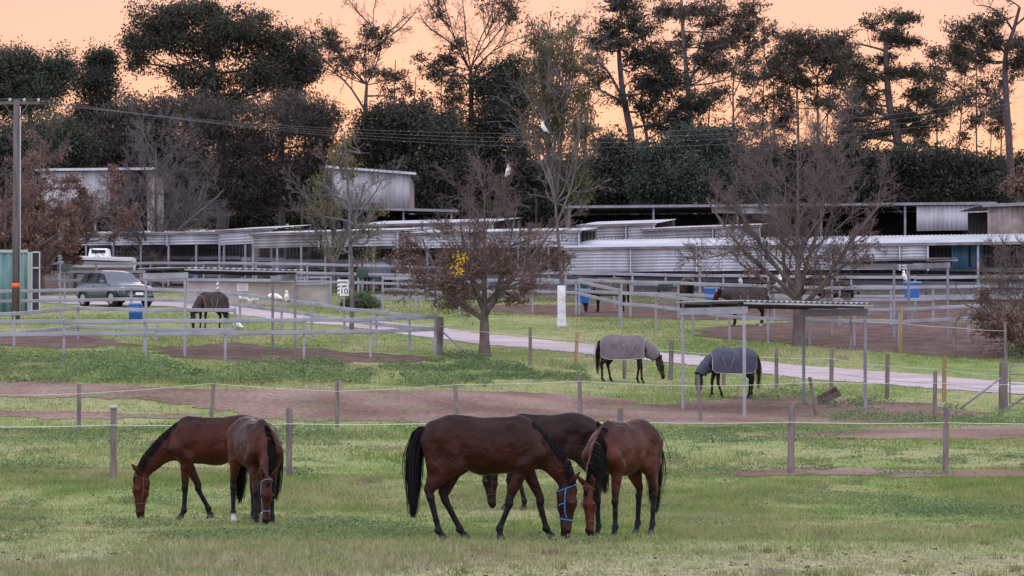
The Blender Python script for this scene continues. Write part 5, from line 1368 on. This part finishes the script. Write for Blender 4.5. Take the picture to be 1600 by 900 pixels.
def barn(label, l, r, d, top, bot_wall, depth, walls, roof_over=.4, mroof=M_IRONR, right_side=True, slope=0.0, name='barn', fascia=None, sideswall=True):
    """open-fronted shed: roof, back and side walls, posts; walls = hanging front panels (x0, x1, y0, y1, material, along)"""
    tl, tr = pt(l, top[0], d), pt(r, top[1], d); mid = (tl + tr) / 2
    root = thing(name, label, 'shed', (mid[0], mid[1], float(ground(mid[0], mid[1]))), 'sheds at the back of the yards')
    ax = tr - tl; axh = ax.copy(); axh[2] = 0; axh /= np.linalg.norm(axh); nb = np.array([-axh[1], axh[0], 0]); nb = nb if nb[1] > 0 else -nb
    sheet('roof_sheet', root, mroof, tl - axh * roof_over - nb * .4 + [0, 0, .08], tr + axh * roof_over - nb * .4 + [0, 0, .08], nb * (depth + .8) + np.array([0, 0, slope]), .19, .02, 'v', (0, 0, 1), .01)
    mb = MB(); mb.bar(tl - axh * roof_over - nb * .42, tr + axh * roof_over - nb * .42, .03, .14); mb.build('fascia', fascia or M_STEELD, root)
    base = lambda p: float(ground(p[0], p[1])) - .1
    bl, br = tl + nb * depth + [0, 0, slope], tr + nb * depth + [0, 0, slope]
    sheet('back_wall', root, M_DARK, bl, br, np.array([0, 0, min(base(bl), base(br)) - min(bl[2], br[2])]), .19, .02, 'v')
    if sideswall:
        for a, b in ((tl, bl), (tr, br)):
            sheet('side_wall', root, M_IRONR, a, b, np.array([0, 0, min(base(a), base(b)) - min(a[2], b[2])]), .19, .02, 'v', (1, 0, 0))
    n = max(2, int(np.linalg.norm(ax) / 4.5))
    for t in np.linspace(0, 1, n + 1):
        p = tl * (1 - t) + tr * t; mb = MB(); mb.bar([p[0], p[1], base(p)], p - [0, 0, .03], .12, .12); mb.build('post', M_STEELD, root)
    for x0, x1, y0, y1, m, al in walls:
        a, b = pt(x0, y0[0], d - .12), pt(x1, y0[1], d - .12); c = pt(x0, y1, d - .12)
        sheet('wall_sheet', root, m, a, b, np.array([0, 0, c[2] - a[2]]), .26 if al == 'v' else .13, .03, al)
    return root
barn('long dark open-fronted barn under the evergreens', 890, 1545, 196, (324, 318), 370, 11, [(1112, 1216, (320, 322), 333, M_IRON, 'h'), (1432, 1543, (322, 320), 361, M_IRONW, 'v')], mroof=M_STEELD)
barn('tall grey ribbed shed at the left behind the bare tree', 66, 232, 205, (266, 264), 340, 9, [(66, 104, (268, 268), 340, M_IRON, 'v'), (104, 172, (268, 267), 338, M_IRON, 'v')], mroof=M_IRON, fascia=M_IRONW)
barn('tall grey ribbed shed at centre left with sloping roof line', 520, 640, 205, (261, 272), 330, 9, [(521, 545, (262, 264), 326, M_IRON, 'v'), (545, 640, (264, 273), 325, M_IRON, 'v')], mroof=M_IRON, fascia=M_IRONW)
barn('low dark lean-to below the centre left shed', 556, 705, 198, (326, 330), 350, 6, [], mroof=M_STEELD)
# brown ribbed shed at the right edge with blue curtains
br = barn('brown ribbed shed at the right edge above the long stable roof', 1545, 1680, 172, (322, 316), 430, 8, [(1543, 1680, (323, 319), 425, M_IRONR, 'v')], mroof=M_IRON, sideswall=False)
M_CURT = mat('blue_plastic_curtain', (.035, .11, .20), .5, (.10, .22, .34), 2, stretch=(9, 1, .2))
for x0, x1 in ((1487, 1501), (1501, 1513), (1517, 1526), (1526, 1535)):
    sheet('curtain', LONG, M_CURT, pt(x0, 383, 162.4), pt(x1, 383, 162.4), np.array([0, 0, -1.15]), .12, .03, 'v')
# -------------------------------------------------------------- single things
# power pole with crossarm
b = at(25, 506); Yp = b[1]; top = pt(25, 156, Yp); Hp = top[2] - b[2]
pole = thing('power_pole', 'tall wooden power pole with orange band at the left edge', 'pole', b, )
M_POLE = mat('grey_pole_wood', (.075, .062, .062), .9, (.135, .115, .115), 4, .6, 20, stretch=(2, 2, .15))
mb = MB(); mb.tube(np.array([b - [0, 0, .3], b + [0, 0, Hp * .5], b + [0, 0, Hp]]), [.165, .145, .12], 14); mb.build('shaft', M_POLE, pole, True)
mb = MB(); mb.tube(np.array([b + [.17, -.06, 0], b + [.15, -.06, Hp * .97]]), .025, 8); mb.build('conduit', mat('pale_conduit', (.36, .35, .37), .6), pole, True)
z0 = pt(25, 446, Yp)[2] - b[2]; mb = MB(); mb.tube(np.array([b + [0, 0, z0 - .09], b + [0, 0, z0 + .09]]), .172, 14); mb.build('orange_band', mat('orange_marker', (.75, .12, .035), .5), pole, True)
ca, cb = b + [-.9, 0, Hp - .12], b + [.9, .15, Hp - .12]
mb = MB(); mb.bar(ca, cb, .09, .11); arm = mb.build('crossarm', M_POLE, pole)
for s in (-1, 1):
    mb = MB(); mb.bar(b + [s * .12, -.08, Hp - .7], b + [s * .48, -.08, Hp - .16], .03, .03); mb.build('arm_brace', M_POLE, pole)
ins = []
for t in (.03, .35, .66, .97):
    p = ca * (1 - t) + cb * t; mb = MB(); mb.tube(np.array([p + [0, 0, .05], p + [0, 0, .10], p + [0, 0, .16], p + [0, 0, .20]]), [.03, .055, .05, .02], 10); mb.build('insulator', mat('porcelain', (.42, .38, .38), .2), arm, True); ins.append(p + [0, 0, .2])
M_CABLE = mat('grey_cable', (.16, .15, .17), .5)
for k, p in enumerate(ins):
    e = pt(1760, 122 + 6 * k, 172); t = np.linspace(0, 1, 60)[:, None]
    line = p * (1 - t) + e * t - np.array([0, 0, 1]) * (4 * t * (1 - t)) * (2.05 + .12 * k)
    l2 = pt(-240, 150 + 4 * k, 118); back = l2 * (1 - t[:-1]) + p * t[:-1] - np.array([0, 0, 1]) * (4 * t[:-1] * (1 - t[:-1])) * .3
    lab = ['upper', 'second', 'third', 'lowest'][k]
    root = thing('power_line', f'{lab} of the four thin power lines strung across the trees', 'cable', p, 'power lines'); mb = MB(); mb.tube(np.concatenate([back, line]), .0055, 5, False); mb.build('cable', M_CABLE, root, True)

# teal shipping container, doors to the right
b = at(-40, 492); Yc = b[1] + 2
con = thing('shipping_container', 'teal ribbed shipping container at the left edge', 'container', at_d(0, Yc))
M_TEAL = mat('teal_container', (.085, .175, .185), .6, (.17, .27, .275), 1.5, spec=.35, stretch=(3, 1, .4))
tl, tr2 = pt(-60, 394, Yc), pt(44, 394, Yc)
tr2 = tr2; hgt = tl[2] - float(ground(tr2[0], Yc)) + .1
sheet('front_wall', con, M_TEAL, tl, tr2, np.array([0, 0, -hgt]), .32, .045, 'v')
mb = MB(); mb.box((tl + tr2) / 2 + [0, 1.25, -hgt / 2 - .02], (tr2[0] - tl[0] - .1, 2.3, hgt - .06)); mb.build('box', M_TEAL, con)
mb = MB(); mb.bar(tr2 + [.06, -.05, 0], tr2 + [.06, -.05, -hgt], .14, .10); mb.bar(tl - [0, .03, -.04], tr2 - [0, .03, -.04], .08, .12); mb.build('corner_post', mat('pale_green_frame', (.33, .38, .34), .6), con)
fr = thing('framed_opening', 'narrow pale-framed opening beside the container, its shade a dark panel', 'gate', at_d(56, Yc - .5)); q0, q1 = pt(50, 394, Yc - .5), pt(62, 394, Yc - .5); zb = float(ground(q0[0], q0[1]))
mb = MB()
for q in (q0, q1): mb.bar(q, [q[0], q[1], zb], .05, .05)
mb.bar(q0, q1, .05, .06); zz = pt(50, 419, Yc)[2]; mb.bar([q0[0], q0[1], zz], [q1[0], q1[1], zz], .05, .06); mb.build('gate_frame', M_IRONW, fr)
mb = MB(); mb.box([(q0[0] + q1[0]) / 2, q0[1] + .06, (q0[2] + zb) / 2], (q1[0] - q0[0], .03, q0[2] - zb - .1)); mb.build('panel', M_DARK, fr)  # dark sheet standing in for the shade of the opening

# boat on blocks behind the car
b = at_d(140, 176)
boat = thing('boat', 'white boat hull with dark stripe and small cabin behind the car', 'boat', b)
xs = np.linspace(-1.6, 2.3, 16); z0 = pt(140, 425, 176)[2]; zt = pt(140, 401, 176)[2]; rows = []
for x in xs:
    f = (x + 1.6) / 3.9; w = .95 * (1 - (max(0, .30 - f) / .30) ** 2 * .97); kz = z0 + .35 * (max(0, .35 - f) / .35) ** 2; dk = zt + .12 * (1 - f) - .1
    rows.append([[x, -w, dk], [x, -w * .96, dk - .18], [x, -w * .75, kz + .22], [x, 0, kz], [x, w * .75, kz + .22], [x, w * .96, dk - .18], [x, w, dk], [x, 0, dk + .05]])
G = np.array(rows); G = G + [b[0], b[1], 0]; n8 = 8; ii = np.arange(15)[:, None] * n8; j = np.arange(n8)
F = np.stack([(ii + j).ravel(), (ii + (j + 1) % n8).ravel(), (ii + n8 + (j + 1) % n8).ravel(), (ii + n8 + j).ravel()], 1)
mb = MB(); mb.add(G.reshape(-1, 3), [tuple(x) for x in F] + [tuple(range(8)), tuple(range(127, 119, -1))]); mb.build('hull', M_WHT, boat)
mb = MB(); mb.tube(G[:, 1] + [0, -.02, -.02], .045, 6); mb.build('stripe', M_BLK, boat)
ca_ = pt(153, 386, 176); mb = MB(); mb.box([ca_[0] + .1, 176, (ca_[2] + zt) / 2 - .08], (1.1, 1.2, ca_[2] - zt), None, .85); cab = mb.build('cabin', M_WHT, boat, bevel=.08)
mb = MB(); mb.box([ca_[0] + .1, 175.42, (ca_[2] + zt) / 2], (.7, .04, .16)); mb.build('window', M_BLK, cab)
for x in (-.9, .9):
    mb = MB(); mb.box([b[0] + x, b[1], (z0 + b[2]) / 2], (.3, 1.2, z0 - b[2] + .2)); mb.build('support_block', M_WOOD, boat)

# silver-grey SUV, three-quarter front
def car(label, base, yaw):
    root = thing('parked_car', label, 'car', base, None, yaw)
    paint = mat('silver_grey_paint', (.085, .10, .13), .18, (.095, .11, .14), 2, metal=.2, spec=.7)
    clad = mat('dark_cladding', (.03, .031, .034), .6); glass = mat('car_glass', (.008, .010, .013), .08, spec=.12); tyre = mat('tyre_rubber', (.02, .02, .021), .85); rim = mat('alloy', (.34, .34, .36), .35, metal=.8)
    # stations along x (forward +): roof/bonnet height, belt height, half width, roof half width
    st = [(-2.20, .92, .88, .70, .60), (-2.14, 1.05, .98, .86, .66), (-1.98, 1.24, 1.02, .89, .62), (-1.55, 1.54, 1.04, .905, .60), (-1.1, 1.62, 1.05, .915, .62), (-.5, 1.64, 1.03, .92, .62), (0, 1.62, 1.01, .92, .61), (.35, 1.54, .99, .92, .61), (.75, 1.32, .975, .92, .68), (1.08, 1.075, .985, .915, .74), (1.5, 1.02, .95, .90, .72), (1.9, .94, .88, .86, .66), (2.12, .82, .78, .78, .58), (2.24, .66, .62, .64, .46)]
    rows = []
    for x, zr, zbelt, w, wr in st:
        zs = .34 if abs(x) < 2.1 else .42
        rows.append([(x, 0, zs), (x, w * .92, zs), (x, w, .55), (x, w * 1.0, .78), (x, w * .96, zbelt), (x, wr + .04, zr - .06), (x, wr * .8, zr - .01), (x, 0, zr + .015)])
    Hf = np.array(rows); L = Hf.copy(); Rr = Hf[:, ::-1].copy(); Rr[..., 1] *= -1
    G = np.concatenate([L, Rr[:, 1:-1]], 1); m = G.shape[1]; n = len(st)
    ii = np.arange(n - 1)[:, None] * m; j = np.arange(m)
    F = np.stack([(ii + j).ravel(), (ii + (j + 1) % m).ravel(), (ii + m + (j + 1) % m).ravel(), (ii + m + j).ravel()], 1)
    mb = MB(); mb.add(G.reshape(-1, 3), [tuple(f) for f in F] + [tuple(range(m)), tuple(range(n * m - 1, (n - 1) * m - 1, -1))])
    body = mb.build('body', paint, root, True, local=True); ss = body.modifiers.new('sub', 'SUBSURF'); ss.levels = 2; ss.render_levels = 2
    def pane(name, quads, m, par, off=.012):
        for qd in quads:
            q = np.array(qd, float); nrm_ = np.cross(q[1] - q[0], q[3] - q[0]); nrm_ /= np.linalg.norm(nrm_)
            o = MB().add(np.concatenate([q, q - nrm_ * .03]), [(0, 1, 2, 3), (7, 6, 5, 4), (0, 4, 5, 1), (1, 5, 6, 2), (2, 6, 7, 3), (3, 7, 4, 0)]).build(name, m, par, local=True)
    for s in (1, -1):
        f = lambda a: [(x, y * s, z) for x, y, z in (a if s > 0 else a[::-1])]
        pane('side_window', [f([(.82, .87, 1.04), (-.02, .885, 1.05), (-.02, .72, 1.49), (.28, .72, 1.45)])], glass, root)
        pane('side_window', [f([(-.10, .885, 1.05), (-.98, .885, 1.07), (-1.0, .72, 1.51), (-.10, .72, 1.51)])], glass, root)
        pane('side_window', [f([(-1.06, .885, 1.08), (-1.66, .87, 1.16), (-1.52, .74, 1.40), (-1.08, .72, 1.51)])], glass, root)
        mb = MB(); mb.box((.72, 1.02 * s, 1.10), (.16, .20, .15)); mb.build('mirror', paint, root, bevel=.04, local=True)
        for x in (1.38, -1.32):
            mb = MB(); mb.tube(np.array([(x, .70 * s, .35), (x, .74 * s, .35), (x, .90 * s, .35), (x, .925 * s, .35)]), [.30, .355, .355, .33], 24); wh = mb.build('wheel', tyre, root, True, local=True)
            mb = MB(); mb.tube(np.array([(x, .90 * s, .35), (x, .938 * s, .35)]), [.24, .22], 20)
            mb.build('rim', rim, wh, False, local=True)
            a = np.linspace(-.3, PI + .3, 14); arch = np.stack([x + .42 * np.cos(a), np.full(14, .905 * s), .35 + .42 * np.sin(a)], 1)
            mb = MB(); mb.tube(arch, .055, 6); mb.build('wheel_arch', clad, root, True, local=True)
        mb = MB(); mb.bar((-1.0, .90 * s, .40), (1.0, .90 * s, .40), .08, .20); mb.build('sill', clad, root, bevel=.03, local=True)
        pane('headlight', [f([(2.02, .74, .86), (2.20, .46, .80), (2.22, .46, .70), (2.06, .78, .74)])], mat('headlight_glass', (.62, .66, .72), .1, spec=.8), root)
        mb = MB(); mb.box((-.35, .925 * s, .92), (.18, .03, .03)); mb.build('door_handle', paint, root, bevel=.008, local=True)
    pane('windscreen', [[(.98, .70, 1.09), (.44, .58, 1.50), (.44, -.58, 1.50), (.98, -.70, 1.09)]], mat('sky_reflection_glass', (.05, .07, .10), .06, spec=1.0), root, .01)  # reflected sky put into the windscreen's paler blue base colour
    pane('rear_window', [[(-2.06, -.60, 1.24), (-1.80, -.56, 1.50), (-1.80, .56, 1.50), (-2.06, .60, 1.24)]], glass, root)
    mb = MB(); mb.box((2.205, 0, .66), (.10, .92, .22)); mb.build('grille', M_BLK, root, bevel=.03, local=True)
    mb = MB(); mb.box((2.12, 0, .42), (.26, 1.3, .16)); mb.build('bumper', clad, root, bevel=.05, local=True)
    mb = MB(); mb.box((2.275, 0, .56), (.015, .37, .11)); mb.build('number_plate', M_WHT, root, local=True)
car('silver-grey SUV with dark windows parked behind the left rail yard', at(180, 480), -R(56))

# loading ramp of cream concrete
def wallblock(name, label, x0, x1, y0, y1, d, th=.25):
    a, bq = pt(x0, y0[0], d), pt(x1, y0[1], d); g0, g1 = float(ground(a[0], d)), float(ground(bq[0], d))
    r = thing(name, label, 'ramp', ((a[0] + bq[0]) / 2, d, min(g0, g1)))
    V = []
    for dy in (0, th):
        V += [[a[0], d + dy, min(g0, pt(x0, y1[0], d)[2]) - .1], [bq[0], d + dy, min(g1, pt(x1, y1[1], d)[2]) - .1], [bq[0], d + dy, bq[2]], [a[0], d + dy, a[2]]]
    MB().add(V, [(0, 1, 2, 3), (7, 6, 5, 4), (0, 4, 5, 1), (1, 5, 6, 2), (2, 6, 7, 3), (3, 7, 4, 0)]).build('wall', M_CREAM, r, bevel=.02)
    return r
d0 = at(380, 477)[1]
wr = wallblock('loading_ramp', 'long cream concrete ramp wall with a small notice in the left yard', 292, 459, (440, 441), (476, 476), d0)
mb = MB(); mb.bar(pt(292, 437, d0 - .1), pt(459, 438, d0 - .1), .3, .12); mb.build('coping', M_STEEL, wr)
mb = MB(); c = (pt(370, 443, d0) + pt(388, 455, d0)) / 2; mb.box(c - [0, .02, 0], (.52, .02, .36)); ntc = mb.build('notice', mat('pale_notice', (.55, .52, .58), .6), wr)
mb = MB(); 
for k, (w_, dz) in enumerate(((.30, .10), (.22, .02), (.34, -.06), (.16, -.12))): mb.box(c - [0, .034, -dz], (w_, .004, .022))
mb.build('print', mat('faded_red_print', (.42, .22, .26), .7), ntc)
w2 = wallblock('loading_ramp', 'short cream concrete ramp end with rail frame on top beside the speed sign', 463, 516, (447, 444), (474, 471), d0 - .6)
for x0, x1, yy in ((461, 518, 434), (461, 518, 444)):
    mb = MB(); mb.bar(pt(x0, yy, d0 - .7), pt(x1, yy - 1, d0 - .7), .05, .07); mb.build('rail', M_STEEL, w2)
for x in (462, 476, 503, 517):
    mb = MB(); mb.bar(pt(x, 434, d0 - .7), pt(x, 474 if x in (462, 517) else 446, d0 - .7), .06, .07); mb.build('post', M_STEEL, w2)

# signs and striped posts
def striped(label, px, py, top):
    b = at(px, py); h = pt(px, top, b[1])[2] - b[2]; r = thing('striped_post', label, 'post', b, 'black and white striped posts')
    mb = MB(); mb.box(b + [0, 0, h / 2], (.10, .05, h + .1)); p = mb.build('post', M_STEELD, r)
    for k in range(int(h / .17)):
        z = b[2] + h - .10 - k * .17; y = b[1] - .029
        if z < b[2] + .5 * h: break
        MB().add([(b[0] - .05, y, z - .03), (b[0] + .05, y, z + .02), (b[0] + .05, y, z + .09), (b[0] - .05, y, z + .04), (b[0] - .05, y + .003, z - .03), (b[0] + .05, y + .003, z + .02), (b[0] + .05, y + .003, z + .09), (b[0] - .05, y + .003, z + .04)],
                 [(0, 1, 2, 3), (7, 6, 5, 4), (0, 4, 5, 1), (1, 5, 6, 2), (2, 6, 7, 3), (3, 7, 4, 0)]).build('stripe', M_WHT, p)
striped('black and white striped post at the ramp end behind the dark-rugged horse', 340, 490, 441)
striped('black and white striped post beside the speed limit sign', 529, 490, 436)
b = at(537, 489); r = thing('speed_sign', 'white SPEED LIMIT 10 sign on a grey post', 'sign', b)
Ys = b[1]; a, c = pt(530.5, 437, Ys), pt(544.5, 462, Ys); cx, cz = (a[0] + c[0]) / 2, (a[2] + c[2]) / 2; W, Hs = c[0] - a[0], a[2] - c[2]
mb = MB(); mb.box((cx, Ys + .04, (b[2] + a[2]) / 2), (.06, .06, a[2] - b[2])); mb.build('post', M_STEEL, r)
mb = MB(); mb.box((cx, Ys, cz), (W, .02, Hs)); pl = mb.build('plate', M_WHT, r)
def text(s, x, y, z, size, parent, m):
    cu = bpy.data.curves.new('lettering', 'FONT'); cu.body = s; cu.size = size; cu.align_x = 'CENTER'; cu.align_y = 'CENTER'; cu.extrude = .002; cu.offset = .004
    tmp = bpy.data.objects.new('lettering', cu); COL.objects.link(tmp); bpy.context.view_layer.update()
    me = bpy.data.meshes.new_from_object(tmp.evaluated_get(bpy.context.evaluated_depsgraph_get())); bpy.data.objects.remove(tmp)
    o = bpy.data.objects.new('lettering', me); COL.objects.link(o); me.materials.clear(); me.materials.append(m); o.parent = parent
    o.location = np.array([x, y, z]) - rootloc(parent); o.rotation_euler = (PI / 2, 0, 0); return o
text('SPEED', cx, Ys - .014, cz + Hs * .33, .125, pl, M_BLK); text('LIMIT', cx, Ys - .014, cz + Hs * .08, .125, pl, M_BLK); text('10', cx, Ys - .014, cz - Hs * .24, .34, pl, M_BLK)

# drums, bins and tubs
b = at(212, 500); r = thing('plastic_drum', 'blue plastic drum standing in the left rail yard', 'drum', b)
mb = MB(); mb.tube(np.array([b + [0, 0, z] for z in (0, .02, .28, .30, .32, .6, .62, .64, .66)]), [.24, .27, .285, .30, .285, .285, .30, .285, .27], 20); mb.build('drum', M_BLUEP, r, True)
mb = MB(); mb.tube(np.array([b + [0, 0, .655], b + [0, 0, .675]]), [.25, .25], 20); mb.build('lid', M_BLUEW, r, True)
def feed_bin(label, px, y0, y1, w, base, lid=True):
    d = at(px, base)[1]; t, bo = pt(px, y0, d), pt(px, y1, d); g = at_d(px, d); r = thing('feed_bin', label, 'bin', g, 'blue feed bins'); h = t[2] - bo[2]
    mb = MB(); c = (t + bo) / 2; q = []
    for z, ww, dd in ((bo[2], w * .80, .42), (t[2], w, .55)):
        q += [(c[0] - ww / 2, d - dd / 2, z), (c[0] + ww / 2, d - dd / 2, z), (c[0] + ww / 2, d + dd / 2, z), (c[0] - ww / 2, d + dd / 2, z)]
    MB().add(q, [(3, 2, 1, 0), (0, 1, 5, 4), (1, 2, 6, 5), (2, 3, 7, 6), (3, 0, 4, 7)] + ([(4, 5, 6, 7)] if lid else [])).build('tub', M_BLUEP, r, bevel=.03)
    mb = MB()
    for sy in (-1, 1): mb.bar((c[0] - w / 2 - .02, d + sy * .28, t[2]), (c[0] + w / 2 + .02, d + sy * .28, t[2]), .04, .05)
    for sx in (-1, 1): mb.bar((c[0] + sx * w / 2, d - .28, t[2]), (c[0] + sx * w / 2, d + .28, t[2]), .04, .05)
    mb.build('rim', M_BLUEW, r)
    mb = MB(); mb.bar((c[0], d, g[2] - .05), (c[0], d, bo[2] + .02), .09, .09); mb.build('stand', M_STEELD, r)
feed_bin('blue feed bin with pale rim beside the blaze-faced horse', 1112, 450, 480, .62, 494)
feed_bin('deep blue feed bin under the right shelter with a cockatoo above', 1425, 441, 470, .66, 500)
feed_bin('flat blue feed bin behind the white-footed gum', 911, 452, 474, .60, 489)
feed_bin('small blue bin on rails below the left bare tree', 303, 419, 430, .42, 462)
def tub(label, px, y0, y1, w, base):
    d = at(px, base)[1] - .3; t, bo = pt(px, y0, d), pt(px, y1, d); g = at_d(px, d); r = thing('feed_tub', label, 'tub', g, 'dark feed tubs')
    mb = MB(); mb.tube(np.array([bo, bo + [0, 0, .03], t - [0, 0, .05], t, t - [0, 0, .02]]), [w * .36, w * .43, w * .5, w * .54, w * .46], 18); mb.build('tub', M_GREENP, r, True)
    mb = MB(); mb.bar(g - [0, 0, .1], bo + [0, 0, .02], .08, .08); mb.build('stand', M_STEELD, r)
tub('dark green feed tub on a post left of the car', 101, 413, 424, .62, 470); tub('dark green feed tub on the rails left of the speed sign tree', 566, 420, 434, .62, 463); tub('dark tub on the rails right of the rug horse', 1040, 443, 454, .66, 488); tub('black tub on the rails above the grazing brown-rugged horse', 918, 443, 452, .66, 488); tub('dark green tub on the rails below the left bare tree', 255, 417, 428, .55, 460)
b = at(94, 500); lp = thing('steel_post', 'tall thin steel post carrying nothing beside the green tub', 'post', b); mb = MB(); mb.bar(b - [0, 0, .1], b + [0, 0, pt(94, 398, b[1])[2] - b[2]], .07, .07); mb.build('post', M_STEELD, lp)
# tipped wooden feed trough
b = at(1296, 632); r = thing('feed_trough', 'tipped grey feed trough leaning by the shelter posts', 'trough', b)
Mx = np.array((Matrix.Rotation(R(-28), 3, 'Y') @ Matrix.Rotation(R(20), 3, 'X')))
for nm, c, s in (('floor', (0, 0, 0), (.66, .42, .03)), ('side', (0, -.21, .07), (.66, .03, .16)), ('side', (0, .21, .07), (.66, .03, .16)), ('end', (-.33, 0, .07), (.03, .39, .16)), ('end', (.33, 0, .07), (.03, .39, .16))):
    mb = MB(); mb.box(b + [0, 0, .19] + Mx @ np.array(c), s, Mx); mb.build(nm, M_WOOD, r)

# horses glimpsed in the left stables, cockatoos
make_horse('grey-blue rugged horse standing inside the left stables', at(585, 459), PI + R(35), 'black', 1.0, .028, 'horses in the yards', 0, None, pose=HEADMID, rug=(mat('slate_rug', (.09, .10, .14), .8), mat('slate_trim', (.06, .06, .08), .8)))
M_COCK = mat('white_feathers', (.80, .78, .76), .8); M_BEAK = mat('dark_beak', (.04, .04, .045), .5); M_CREST = mat('sulphur_crest', (.72, .62, .28), .8)
def cockatoo(label, p, yaw, down=False, spread=False, rest=None):
    r = thing('cockatoo', label, 'bird', p, 'white cockatoos', yaw)
    f = Field(); 
    if down: hd = (.20, 0, .17)
    else: hd = (.07, 0, .40)
    f.seg((-.05, 0, .13), (.04, 0, .25) if not down else (.09, 0, .20), .075, .085, .9, .04); f.seg((.04, 0, .25) if not down else (.09, 0, .20), hd, .07, .056, .95, .05); f.ball(hd, .060, .9, .03)
    f.seg((-.06, 0, .12), (-.22, 0, .02 if not down else .08), .05, .022, 1.3, .05)
    for s in (1, -1): f.seg((.0, .06 * s, .24 if not down else .2), (-.16, .055 * s, .07), .045, .02, .6, .03)
    V, F = f.mesh(.016); put('body', mesh_np('body', V, F, True), M_COCK, r)
    h = np.array(hd); MB().tube(np.array([h + [.045, 0, .01], h + [.08, 0, -.005], h + [.085, 0, -.04]]), [.022, .018, .005], 7).build('beak', M_BEAK, r, True, local=True)
    mb = MB()
    for k in range(4): mb.tube(np.array([h + [0, 0, .05], h + [-.03 - .012 * k, .0, .085], h + [-.075 - .015 * k, (k - 1.5) * .008, .10 - .01 * k]]), [.010, .009, .003], 5)
    mb.build('crest', M_CREST, r, True, local=True)
    mb = MB()
    for s in (1, -1): mb.tube(np.array([(0, .03 * s, .10), (.005, .03 * s, .0), (.04, .03 * s, 0)]), .009, 5)
    mb.build('leg', M_BEAK, r, True, local=True)
def on(px, py, Y): return pt(px, py, Y)
yC = at(440, 520)[1]
cockatoo('cockatoo on the sloping yard rail, left of a close pair, leaning forward', on(428.5, 469.5, yC - .05), R(200), True)
cockatoo('cockatoo on the sloping yard rail, right of a close pair', on(434.5, 470, yC - .08), R(160), True)
cockatoo('cockatoo perched upright on the sloping yard rail right of the close pair', on(448, 473, yC - .9), -R(90))
cockatoo('cockatoo on the rail behind the dark shelter post, facing left', on(383, 472, at(375, 511)[1] - .05), R(200), True)
cockatoo('cockatoo on the rail behind the dark shelter post, facing right', on(396, 474, at(385, 512)[1] - .05), R(-20), True)
cockatoo('cockatoo feeding on the ground inside the left yard', at(373, 514), R(150), True)
cockatoo('cockatoo perched on the rails left of the right oak trunk', on(1217.5, 446, at(1210, 504)[1] - .05), R(-60))
cockatoo('cockatoo perched half hidden among low oak leaves', on(1157, 447, at(1130, 485)[1]), R(-100))
cockatoo('cockatoo standing above the deep blue feed bin', on(1413, 440, at(1425, 500)[1] - .2), R(-120))
cockatoo('cockatoo perched high in the olive-leaved gum', on(850, 208, Yg - .3), R(200))
cockatoo('cockatoo perched on top of the central oak', on(794, 277, at(757, 556)[1] - .2), R(-70))
